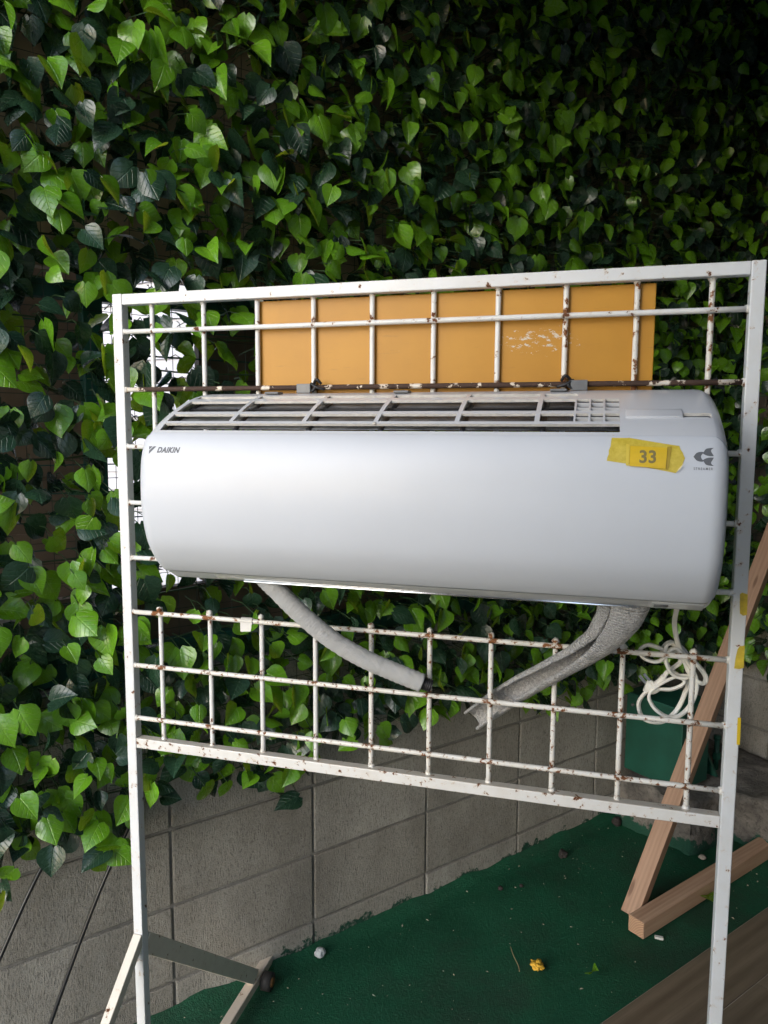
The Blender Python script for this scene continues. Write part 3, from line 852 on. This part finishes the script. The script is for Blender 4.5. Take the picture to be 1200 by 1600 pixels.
# boomerang shaped emblem: three crescents
def crescent(cx, cz, s, flip=1):
    pass
def spl(pts, n=6): return [(p.x, p.z) for p in catmull([Vector((x, 0, z)) for x, z in pts], n)]
ex, ez, es_ = .4115, .1508, .0105     # left tip, centre height, half height
lead = spl([(0, 0), (.35, .42), (.80, .55), (1.15, .50)]) + spl([(1.15, .50), (.92, .28), (.80, 0), (.92, -.28), (1.15, -.50)])[1:] + spl([(1.15, -.50), (.80, -.55), (.35, -.42), (0, 0)])[1:-1]
decal('emblem', [(ex + a * es_, ez + b * es_) for a, b in lead], PO, M_grey)
up = spl([(1.0, .36), (1.30, .85), (1.75, .98), (2.15, 1.0)]) + spl([(2.15, 1.0), (1.92, .82), (1.86, .62), (2.02, .32), (2.15, .08)])[1:] + spl([(2.15, .08), (1.75, .08), (1.35, .16), (1.0, .36)])[1:-1]
decal('emblem', [(ex + a * es_, ez + b * es_) for a, b in up], PO, M_grey)
decal('emblem', [(ex + a * es_, ez - b * es_) for a, b in reversed(up)], PO, M_grey)
text_obj('lettering', 'STREAMER', .0043, .4225, .1368, PO, M_grey, .00003, 0, .78, 1.45)

# yellow tape with a number ticket
def tape_mat():
    t = NT('ticket_tape'); v = t.coord('World')
    t.bs('Base Color', t.mix(t.ramp(t.noise(v, 120, 5, .7), [(0.35, 0.0), (0.7, 1.0)]), (0.50, 0.37, 0.03), (0.64, 0.50, 0.07)))
    t.bs('Roughness', 0.42); t.bump(t.noise(v, 90, 4), 0.5, 0.001); return t.m
M_tape = tape_mat()
tk = empty('price_tape', (.36, -.2, .153)); tag(tk, 'torn yellow tape holding a yellow ticket numbered 33 on the white panel', 'tape')
jag = [(.3189, .1760), (.345, .1715), (.372, .1670), (.3960, .1632), (.3972, .1590), (.3996, .1555), (.4012, .1508), (.4022, .1490), (.3985, .1395), (.3942, .1330), (.3918, .1312), (.380, .1335), (.360, .1372), (.335, .1415), (.3128, .1446), (.3135, .1490), (.3150, .1525), (.3148, .1570), (.3168, .1620), (.3176, .1700)]
decal('tape_strip', jag, .0032, M_tape, tk)
M_tick = simple('ticket_paper', (0.66, 0.43, 0.012), 0.35, vary=0.06, vscale=60)
M_shade = simple('tape_crease', (0.36, 0.25, 0.02), 0.5, vary=0.2)
decal('ticket', [(.3398, .1628), (.3822, .1610), (.3805, .1362), (.3392, .1388)], .0052, M_tick, tk)
decal('crease', [(.3824, .1622), (.3872, .1628), (.3836, .1345), (.3808, .1352)], .0040, M_shade, tk)
decal('crease', [(.3352, .1655), (.3392, .1640), (.3386, .1390), (.3352, .1395)], .0040, simple('tape_fold', (0.66, 0.50, 0.06), 0.4), tk)
decal('peeled_corner', [(.3918, .1312), (.3975, .1370), (.4010, .1440), (.3950, .1365)], .0058, simple('tape_back', (0.78, 0.66, 0.35), 0.4), tk)
o = text_obj('lettering', '33', .0205, .3600, .1502, .0056, simple('ticket_print', (0.20, 0.16, 0.05), 0.6), .00055, 0, .98, 1.05)
child(tk, o)

# hooks that hold the unit on the rusty rod
for i, (x, lab) in enumerate(((-.160, 'dark metal hook on the rusty rod above the left part of the grille'), (.275, 'dark metal hook on the rusty rod above the right part of the grille'))):
    e = empty('hook', (x, -.012, .245)); tag(e, lab, 'hook', 'hooks holding the air conditioner')
    box('plate', (x - .014, -.0135, .2405), (x + .010, -.0095, .2555), M_clip, e, .0008)
    sx = 1 if i == 0 else -1
    tube('wire_tie', catmull([(x + sx * .012, -.0115, .243), (x + sx * .018, -.0125, .249), (x + sx * .015, -.008, .256), (x + sx * .022, -.014, .262), (x + sx * .028, -.010, .255)], 5), .0024, M_black, e, 6)
    tube('wire_tie', catmull([(x + sx * .010, -.010, .256), (x + sx * .020, -.013, .250), (x + sx * .034, -.010, .246)], 5), .0024, M_black, e, 6)

# ------------------------------------------------------------------ hose, sleeve, cord
def hose_mat():
    t = NT('woven_hose'); tc = t.new('UVMap').outputs[0]
    s = t.new('SeparateXYZ'); t.l.new(tc, s.inputs[0])
    a = t.math('SINE', t.math('MULTIPLY', s.outputs[0], 6.283 * 120)); b = t.math('SINE', t.math('MULTIPLY', s.outputs[1], 6.283 * 40))
    h = t.math('MULTIPLY', a, b); v = t.coord('World')
    t.bs('Base Color', t.mix(t.ramp(t.noise(v, 25, 4), [(0.3, 0.0), (0.7, 1.0)]), (0.76, 0.755, 0.73), (0.84, 0.835, 0.81)))
    t.bs('Roughness', .65); t.bump(t.math('ADD', h, t.math('MULTIPLY', t.noise(v, 60, 4), 2.0)), .9, .0016); return t.m
def uvsweep(name, path, sec, m, closed=True, parent=None, smooth=True, cap=True, up=Vector((0, 0, 1))):
    V, F = sweepv(path, sec, closed, up, cap)
    o = mk(name, V, F, m, None, smooth)
    mcount = len(sec(0, 0)); uv = o.data.uv_layers.new(name='UVMap'); n = len(path)
    for p in o.data.polygons:
        for li in p.loop_indices:
            vi = o.data.loops[li].vertex_index; i, j = divmod(vi, mcount)
            jj = j
            if j == 0 and p.index % mcount == mcount - 1 and closed: jj = mcount
            uv.data[li].uv = (i / (n - 1), jj / mcount)
    if parent: child(parent, o)
    return o
hz = empty('drain_hose', (-.2, -.1, -.06)); tag(hz, 'white ribbed drain hose hanging diagonally below the air conditioner', 'hose')
HP = catmull([(-.235, -.110, -.010), (-.203, -.112, -.036), (-.174, -.105, -.066), (-.138, -.088, -.108), (-.093, -.067, -.152), (-.046, -.048, -.184), (-.002, -.034, -.205), (.043, -.023, -.2235)], 16)
HM = hose_mat()
def hsec(i, t):
    r = .0150 + .00045 * math.sin(i * 2.1)
    for q, w in ((0.07, .0013), (0.16, .0010), (0.30, .0013), (0.44, .0008), (0.6, .0010), (.8, .0007)):
        r -= w * math.exp(-((t - q) / .006) ** 2)
    return circ(r, 20)
uvsweep('sleeve', HP, hsec, HM, parent=hz)
HP2 = catmull([(.0435, -.0228, -.2237), (.050, -.021, -.226), (.058, -.019, -.2285)], 10)
uvsweep('end_fitting', HP2, lambda i, t: circ(.0095 + .0016 * (math.sin(i * 1.6) > 0), 14), M_black, parent=hz)

def foil_mat():
    t = NT('insulation_sleeve'); v = t.coord('World')
    uv = t.new('UVMap').outputs[0]; s = t.new('SeparateXYZ'); t.l.new(uv, s.inputs[0])
    w = t.math('SINE', t.math('MULTIPLY', s.outputs[0], 6.283 * 75))
    n = t.noise(v, 420, 4, .7)
    t.bs('Base Color', t.mix(t.ramp(n, [(0.35, 0.0), (0.7, 1.0)]), (0.36, 0.34, 0.32), (0.80, 0.78, 0.75)))
    t.bs('Roughness', .36); t.bs('Metallic', .30)
    t.bump(t.math('ADD', t.math('ADD', t.math('MULTIPLY', w, .35), t.math('MULTIPLY', t.noise(v, 75, 3, .6), 5.0)), t.math('MULTIPLY', n, 2.0)), .9, .0025); return t.m
M_foil = foil_mat()
SP = catmull([(.352, -.100, -.010), (.345, -.108, -.045), (.336, -.095, -.080), (.320, -.072, -.112), (.290, -.046, -.147), (.250, -.022, -.182), (.205, .012, -.222), (.163, .026, -.258), (.117, .036, -.300)], 12)
def ssec(i, t):
    # wide flat top, narrowing, then an open channel; thickness via solidify
    w = .021 * (1 - t) ** 1.5 + .0125 + .0022 * math.sin(t * 9) + .005 * t
    opening = 0.02 + 2.0 * max(0, (t - .36) / .64) ** .8
    out = []
    for k in range(17):
        q = k / 16; ang = -1.05 + opening / 2 + (2 * math.pi - opening) * q
        fl = .55 if t < .3 else .55 + .35 * (t - .3)
        jit = 1 + .05 * mnoise.noise(Vector((t * 14, q * 5, 2)))
        out.append((w * math.cos(ang) * jit, w * math.sin(ang) * fl * jit))
    return out
sl = uvsweep('insulation_sleeve', SP, ssec, M_foil, closed=False, cap=False, up=Vector((0, 1, .2)))
sm = sl.modifiers.new('thick', 'SOLIDIFY'); sm.thickness = .0035; sm.offset = 0
tag(sl, 'silvery grey insulation sleeve, split open, drooping below the right of the air conditioner', 'sleeve')

CORD = [(0.416, -0.075, -0.040), (0.418, -0.05, -0.065), (0.42, -0.01, -0.1), (0.429, 0.02, -0.137), (0.44, 0.035, -0.156), (0.46, 0.03, -0.172), (0.472, 0.03, -0.189), (0.469, 0.035, -0.201), (0.453, 0.04, -0.194), (0.44, 0.035, -0.166), (0.424, 0.03, -0.142), (0.413, 0.025, -0.147), (0.415, 0.02, -0.173), (0.428, 0.025, -0.19), (0.448, 0.03, -0.192), (0.453, 0.036, -0.18), (0.442, 0.044, -0.155), (0.422, 0.048, -0.144), (0.410, 0.044, -0.158), (0.421, 0.038, -0.183), (0.443, 0.031, -0.199), (0.425, 0.03, -0.213), (0.394, 0.03, -0.217), (0.378, 0.03, -0.239), (0.384, 0.03, -0.262), (0.401, 0.03, -0.268), (0.419, 0.04, -0.267), (0.437, 0.048, -0.249), (0.447, 0.044, -0.217), (0.451, 0.038, -0.195), (0.434, 0.033, -0.192), (0.406, 0.025, -0.206), (0.392, 0.026, -0.225), (0.402, 0.028, -0.246), (0.423, 0.032, -0.259), (0.442, 0.038, -0.254), (0.458, 0.045, -0.232), (0.461, 0.040, -0.199), (0.443, 0.03, -0.164), (0.424, 0.022, -0.146), (0.404, 0.016, -0.166), (0.384, 0.017, -0.165), (0.375, 0.02, -0.154), (0.387, 0.025, -0.145), (0.408, 0.031, -0.151), (0.430, 0.04, -0.157), (0.437, 0.042, -0.171), (0.426, 0.036, -0.181), (0.417, 0.032, -0.188), (0.413, 0.030, -0.194)]
def eight(i, t):
    out = []
    for k in range(14):
        a = 2 * math.pi * k / 14; x = .0037 * math.cos(a); r = .0018 * (0.55 + .45 * abs(math.cos(a)) ** .5 + .25 * abs(math.sin(2 * a)))
        out.append((x, r * math.sin(a) * 1.5))
    return out
M_cord = simple('cord_white', (0.80, 0.77, 0.69), 0.42, vary=0.05)
pcd = empty('power_cord', (.42, .02, -.05)); tag(pcd, 'cream power cord tied in loops with its plug, hanging behind the lower right grid', 'cord')
uvsweep('cable', catmull(CORD, 7), eight, M_cord, parent=pcd, up=Vector((0, 1, 0)))
# strain relief, plug, prongs
sr = catmull([(.4135, .030, -.1935), (.408, .030, -.202), (.402, .030, -.208)], 10)
uvsweep('strain_relief', sr, lambda i, t: circ(.0042 + .0009 * (1 if i % 2 else 0) + .001 * t, 12), M_cord, parent=pcd)
plg = catmull([(.4022, .030, -.2075), (.398, .030, -.212), (.392, .030, -.213), (.386, .030, -.211)], 6)
uvsweep('plug', plg, lambda i, t: [(x * 1.35, y * .8) for x, y in circ(.0085 * (1 - .35 * abs(t - .45)), 14)], M_cord, parent=pcd, up=Vector((0, 1, 0)))
M_brass = simple('prong_metal', (0.7, 0.7, 0.68), 0.25, metal=1.0)
for dx, dz in ((0, 0), (.0065, .003)):
    a = Vector((.3875 + dx, .030, -.208 + dz)); d = Vector((-.0105, 0, .0125))
    nrm = Vector((d.z, 0, -d.x)).normalized()
    V = boxv(a - nrm * .0022 - Vector((0, .0006, 0)), nrm * .0044, Vector((0, .0012, 0)), d)
    f = BOXF if nrm.cross(Vector((0, 1, 0))).dot(d) > 0 else [tuple(reversed(q)) for q in BOXF]
    child(pcd, mk('prong', V, f, M_brass))

# black cables at lower left
M_cab = simple('black_cable', (0.012, 0.013, 0.016), 0.28)
def hang(s0, z0, s1, z1, n0, n1, lab):
    p = [W1(s0, n0, z0), W1(s0 + (s1 - s0) * .33, n0 + (n1 - n0) * .25, z0 + (z1 - z0) * .28), W1(s0 + (s1 - s0) * .68, n0 + (n1 - n0) * .6, z0 + (z1 - z0) * .64), W1(s1, n1, z1)]
    o = tube('cable', catmull(p, 12), .0046, M_cab, None, 8); tag(o, lab, 'cable', 'black cables')
def wall_s(p): return (p - OW).dot(DW)
hang(wall_s(Vector((-.80, .15, 0))), -.69, wall_s(Vector((-.93, -.01, 0))), -1.06, .03, .06, 'black cable running down the block wall at the far left edge')
hang(wall_s(Vector((-.705, .268, 0))), -.71, wall_s(Vector((-.86, .075, 0))), -1.24, .03, .05, 'black cable hanging down from the ivy beside the rack post')

# ------------------------------------------------------------------ floor litter
M_yel = simple('dry_yellow_petal', (0.62, 0.36, 0.03), 0.7, vary=0.3, vscale=200)
def crumple(name, c, r, m, seed, flat=.6, amp=.5, fr=60):
    bm = bmesh.new(); bmesh.ops.create_icosphere(bm, subdivisions=4, radius=r)
    for v in bm.verts:
        d = mnoise.fractal(v.co * fr + Vector((seed, 0, 0)), 1, 2, 3); v.co *= 1 + amp * d; v.co.z *= flat; v.co += Vector(c)
    me = bpy.data.meshes.new(name); bm.to_mesh(me); bm.free(); me.materials.append(m)
    me.polygons.foreach_set('use_smooth', [True] * len(me.polygons))
    return link(name, me)
fz = ZF + .004
tag(crumple('crumpled_petal', (.196, .772, fz + .010), .016, M_yel, 1, .65, .55, 130), 'crumpled yellow petal on the green floor', 'petal')
M_cot = simple('cotton', (0.50, 0.52, 0.52), 0.95)
tag(crumple('cotton_wad', (-.392, .648, fz + .014), .014, M_cot, 5, .9, .30, 70), 'small white cotton wad where floor meets block wall', 'cotton')
M_dk = simple('dark_lump', (0.025, 0.02, 0.018), 0.8, vary=0.4)
tag(crumple('dark_clod', (.240, 1.345, fz + .010), .015, M_dk, 9, .9, .35, 90), 'black clod on the floor near the foot of the block wall', 'clod')
tag(crumple('dark_clod', (.425, 1.618, fz + .012), .017, M_dk, 12, .9, .35, 80), 'black clod against the corner of the concrete plinth', 'clod')
tag(crumple('dark_crumb', (.055, 1.095, fz + .006), .008, M_dk, 14, .9, .3), 'small dark crumb by the wall foot, left of the clod', 'crumb')
tag(crumple('dark_crumb', (.118, 1.13, fz + .005), .006, M_dk, 16, .8, .3), 'tiny dark crumb just left of the black clod', 'crumb')
M_st = simple('pale_stone', (0.34, 0.30, 0.25), 0.9, vary=0.2, vscale=60)
tag(crumple('stone_chip', (.703, 1.462, fz + .007), .012, M_st, 20, .6, .35), 'pale stone chip on the floor behind the lying timber', 'stone')
o = box('white_peg', (.514, .988, fz), (.538, .998, fz + .007), simple('peg', (0.6, 0.6, 0.56), 0.6), None, .001); tag(o, 'small white peg on the floor beside the lying timber', 'peg')
bmv = []
M_sc = simple('twig_straw', (0.30, 0.25, 0.13), 0.8)
tag(tube('straw', catmull([(.116, .835, fz + .003), (.128, .80, fz + .004), (.145, .765, fz + .003), (.150, .745, fz + .002)], 5), .0012, M_sc, None, 5), 'thin straw lying left of the yellow petal', 'straw')
M_greenleaf = simple('fallen_leaf_green', (0.07, 0.16, 0.02), 0.5, vary=0.3)
def scatter():
    V = []; F = []
    for _ in range(260):
        s = rnd.uniform(-.4, 2.2); n = rnd.random() ** 1.3 * .62 + .01
        p = W1(s, n, fz + .002); r = rnd.uniform(.0006, .0017) * (1.6 if rnd.random() < .08 else 1); an = rnd.uniform(0, 3.14); el = rnd.uniform(1, 3)
        a = Vector((math.cos(an), math.sin(an), 0)) * r * el; b = Vector((-math.sin(an), math.cos(an), 0)) * r; c = Vector((0, 0, r))
        k = len(V); V += [p - a, p + b, p + a, p - b, p + c]
        F += [(k, k + 3, k + 4), (k + 3, k + 2, k + 4), (k + 2, k + 1, k + 4), (k + 1, k, k + 4)]
    o = mk('litter', V, F, simple('litter_pale', (0.38, 0.35, 0.26), 0.9, vary=0.5, vscale=30)); tag(o, 'fine pale crumbs and chaff scattered over the green floor', 'litter', kind='stuff')
scatter()

# ------------------------------------------------------------------ ivy
LROW = [(0.0, .22), (.05, .36), (.15, .47), (.30, .50), (.46, .455), (.62, .345), (.78, .20), (.90, .085), (1.0, .0)]
def leaf_template(kind):
    """local x across, y along (base -> tip), z normal; unit length"""
    V = []; F = []; UV = []
    fold, droop, cup, tw = kind
    us = (-1, -.5, 0, .5, 1)
    for t, w in LROW[:-1]:
        for u in us:
            x = u * w; y = t - .13 * math.sin(math.pi * min(1, abs(u) * .85)) * max(0, 1 - t * 3.2)
            z = fold * abs(x) - droop * t * t - cup * x * x * 2 + tw * x * t
            V.append((x, y, z)); UV.append((x, t))
    V.append((0, 1.0, -droop)); UV.append((0, 1))
    for i in range(len(LROW) - 2):
        for j in range(4):
            a = i * 5 + j; F.append((a, a + 1, a + 6, a + 5))
    b = (len(LROW) - 2) * 5; tip = len(V) - 1
    for j in range(4): F.append((b + j, b + j + 1, tip))
    return V, F, UV
KINDS = [(.30, .22, .0, .1), (.15, .38, .25, -.25), (.42, .12, .0, .3), (.10, .28, .45, .0), (.22, .50, .1, -.1), (-.10, .15, .3, .2), (.5, .3, -.1, -.3)]
TEMPL = [leaf_template(k) for k in KINDS]
TN = 8      # tone steps per kind of leaf
def leaf_mesh(k, tone):
    V, F, UV = TEMPL[k]
    me = bpy.data.meshes.new('leaf'); me.from_pydata(V, [], F); me.materials.append(M_leaf)
    uv = me.uv_layers.new(name='UVMap')
    for lp in me.loops: uv.data[lp.index].uv = UV[lp.vertex_index]
    at = me.attributes.new('tone', 'FLOAT', 'FACE')
    at.data.foreach_set('value', [tone] * len(F))
    me.polygons.foreach_set('use_smooth', [True] * len(F)); return me
LM = {}
def get_leaf_mesh(k, tone):
    key = (k, round(tone, 3))
    if key not in LM: LM[key] = leaf_mesh(k, tone)
    return LM[key]
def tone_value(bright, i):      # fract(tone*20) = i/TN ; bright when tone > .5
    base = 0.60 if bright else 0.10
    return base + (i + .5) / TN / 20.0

def project(p):
    q = p - CAM; d = q.dot(CF)
    if d < .05: return None
    return 600 + FL * q.dot(CR) / d, 800 + FL * q.dot(CD) / d, d

def ivy(label, fr, D, N, s0, s1, zlow, ztop, dens, bright, size, spread, jit, gaps, seed, tipbias):
    r = random.Random(seed)
    root = empty('ivy_screen', fr(s0, .02, zlow(s0))); tag(root, label, 'artificial ivy', 'artificial ivy screens')
    leaves = []
    step = 1 / math.sqrt(dens)
    s = s0
    zmin = min(zlow(s0 + (s1 - s0) * i / 20) for i in range(21)) - .15
    ns = int((s1 - s0) / step) + 1; nz = int((ztop - zmin) / step) + 1
    for i in range(ns):
        for j in range(nz):
            ss = s0 + (i + r.uniform(-.1, 1.1)) * step; zz = zmin + (j + r.uniform(-.1, 1.1)) * step
            lim = zlow(ss) + .055 * mnoise.noise(Vector((ss * 9, seed, 0))) + .03 * mnoise.noise(Vector((ss * 31, seed, 0)))
            if zz < lim:
                # stray strands below the hem
                if not (zz > lim - .07 and mnoise.noise(Vector((ss * 22, seed + 9, 0))) > .42): continue
            if r.random() < gaps(ss, zz): continue
            off = r.random() ** .85 * spread + .012
            L = size * r.uniform(.68, 1.18)
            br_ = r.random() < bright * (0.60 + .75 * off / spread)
            # tip direction mostly down
            a = r.gauss(0, .62) + tipbias
            tipd = (D * math.sin(a) - Vector((0, 0, 1)) * math.cos(a)).normalized()
            yaw = r.gauss(0, jit); pitch = r.gauss(.40, .45)
            side = D.copy() if abs(a) < 9 else D
            nrm = (N * math.cos(yaw) + D * math.sin(yaw)).normalized()
            nrm = (nrm * math.cos(pitch) + Vector((0, 0, 1)) * math.sin(pitch)).normalized()
            yv = (tipd - nrm * tipd.dot(nrm)).normalized(); xv = yv.cross(nrm).normalized()
            c = fr(ss, off, zz)
            R3 = Matrix((xv * L, yv * L, nrm * L)).transposed()
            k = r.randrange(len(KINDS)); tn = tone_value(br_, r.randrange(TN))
            pr = project(c + yv * L * .5)
            score = -1
            if pr and -30 < pr[0] < 1230 and -30 < pr[1] < 1630:
                facing = abs(nrm.dot((CAM - c).normalized()))
                score = (L * FL / pr[2]) * (0.35 + .65 * facing) * (0.55 + .6 * off / spread)
                if 235 < pr[0] < 1130 and 640 < pr[1] < 910: score = -1
                if 410 < pr[0] < 1010 and 460 < pr[1] < 640: score = -1
            leaves.append((score, c, R3, k, tn, L, yv, nrm))
    leaves.sort(key=lambda q: -q[0])
    for sc_, c, R3, k, tn, L, yv, nrm in leaves[:300]:
        o = bpy.data.objects.new('leaf', get_leaf_mesh(k, tn)); col.objects.link(o); o.parent = root
        m = R3.to_4x4(); m.translation = c - Vector(root.location); o.matrix_local = m
    rest = leaves[300:]
    if rest:
        VV = []; FF = []; UU = []; TT = []; base = 0
        for _, c, R3, k, tn, L, yv, nrm in rest:
            V, F, UV = TEMPL[k]
            A = np.array(V) @ np.array(R3.transposed()) + np.array(c)
            VV.append(A); FF += [tuple(base + q for q in f) for f in F]; UU += UV; TT += [tn] * len(F); base += len(V)
        VV = np.concatenate(VV)
        me = bpy.data.meshes.new('leaves'); me.from_pydata(VV.tolist(), [], FF); me.materials.append(M_leaf)
        uv = me.uv_layers.new(name='UVMap'); ua = np.array(UU); li = np.empty(len(me.loops), dtype=np.int32); me.loops.foreach_get('vertex_index', li)
        uv.data.foreach_set('uv', ua[li].ravel())
        at = me.attributes.new('tone', 'FLOAT', 'FACE'); at.data.foreach_set('value', TT)
        me.polygons.foreach_set('use_smooth', [True] * len(me.polygons))
        o = link('leaves', me); child(root, o); o['kind'] = 'stuff'
    # petioles
    V = []; F = []
    for _, c, R3, k, tn, L, yv, nrm in leaves:
        p0 = c; p2 = c - N * ((c - fr(0, 0, 0)).dot(N) * .7) - yv * L * r.uniform(.15, .45) + D * r.uniform(-.015, .015)
        p1 = (p0 + p2) / 2 + Vector((0, 0, .008)); kk = len(V)
        for p, w in ((p0, .0011), (p1, .0012), (p2, .0014)):
            V += [p + D * w, p + Vector((0, 0, w)) - D * w * .5, p - Vector((0, 0, w)) - D * w * .5]
        for q in (0, 3):
            for j in range(3): F.append((kk + q + j, kk + q + (j + 1) % 3, kk + q + 3 + (j + 1) % 3, kk + q + 3 + j))
    o = mk('stems', V, F, M_stem); child(root, o); o['kind'] = 'stuff'
    # vines
    zz = zmin + .12; 
    V = []; F = []
    while zz < ztop:
        pts = []
        n = int((s1 - s0) / .06)
        for q in range(n + 1):
            ss = s0 + (s1 - s0) * q / n
            pts.append(fr(ss, .022 + .02 * mnoise.noise(Vector((ss * 5, zz * 7, seed))), zz + .035 * mnoise.noise(Vector((ss * 4, zz * 3, seed + 5)))))
        segs = []; cur = []
        for p in pts:
            if p.z > zlow((p - fr(0, 0, 0)).dot(D)) - .01: cur.append(p)
            else:
                if len(cur) > 2: segs.append(cur)
                cur = []
        if len(cur) > 2: segs.append(cur)
        for sg in segs:
            v, f = sweepv(sg, lambda i, t: circ(.0021, 5)); b = len(V); V += v; F += [tuple(b + q for q in ff) for ff in f]
        zz += r.uniform(.07, .12)
    if V: o = mk('vine', V, F, M_stem, smooth=True); child(root, o); o['kind'] = 'stuff'
    # plastic net
    V = []; F = []
    def strand(a, b, w=.0009):
        v, f = sweepv([a, (a + b) / 2 + N * .001, b], lambda i, t: circ(w, 3), cap=False); k = len(V); V.extend(v); F.extend([tuple(k + q for q in ff) for ff in f])
    s = s0
    while s < s1:
        strand(fr(s, .010, zlow(s) + .03), fr(s + .004, .010, ztop)); s += .045
    z = min(zlow(s0), zlow(s1)) + .05
    while z < ztop:
        strand(fr(s0, .0115, z), fr(s1, .0115, z)); z += .045
    o = mk('netting', V, F, M_net); child(root, o); o['kind'] = 'stuff'
    return len(leaves)

def zl_a(s):
    pts = [(-3, -.62), (-.55, -.66), (-.30, -.70), (-.16, -.76), (-.02, -.62), (.15, -.66), (.30, -.72), (.42, -.64), (.75, -.63), (1.0, -.66), (1.2, -.70), (3, -.66)]
    for (a, b), (c, d) in zip(pts, pts[1:]):
        if a <= s <= c: return b + (d - b) * (s - a) / (c - a)
    return -.66
def gap_a(s, z):
    g = .06
    if s < .30 and -.36 < z < .50: g = .44 if s > -.08 else .24
    if z < -.45: g = .22
    if .12 < s < 1.0 and z < -.12: g = .34
    g += .35 * max(0, mnoise.noise(Vector((s * 6, z * 6, 3))) - .1)
    return g
n1 = ivy('artificial ivy screen with heart-shaped leaves covering the left and middle of the wall', W1, DW, NW, -1.05, 1.36, zl_a, 1.95, 1420, .46, .055, .15, .66, gap_a, 11, .2)
n2 = ivy('darker ivy screen with sideways leaves on the wall near the corner at upper right', W1, DW, NW, 1.36, SC - .03, lambda s: -.70 if s < 1.9 else -.74, 2.05, 1250, .42, .052, .14, .95, lambda s, z: .06, 23, .1)
n3 = ivy('shaded ivy screen on the right wall beyond the rack post', W2, D2, N2, 0.05, 1.0, lambda s: -.72, 2.05, 850, .45, .060, .11, .9, lambda s, z: .08, 37, -.1)
print('leaves', n1, n2, n3)
# fallen green leaves
def fallen(x, y, L, an, k, lab, roll=.3, bright=True):
    o = bpy.data.objects.new('fallen_leaf', get_leaf_mesh(k, tone_value(bright, 3))); col.objects.link(o)
    o.rotation_euler = (roll, .2, an); o.scale = (L, L, L); o.location = (x, y, fz + .012); tag(o, lab, 'leaf')
fallen(.690, 1.235, .075, 3.4, 0, 'green fallen leaf under the lying timber beside the right post', .45)
fallen(.338, .778, .040, 4.0, 6, 'thin curled green leaf on the floor left of the wood-look tiles', 1.1)
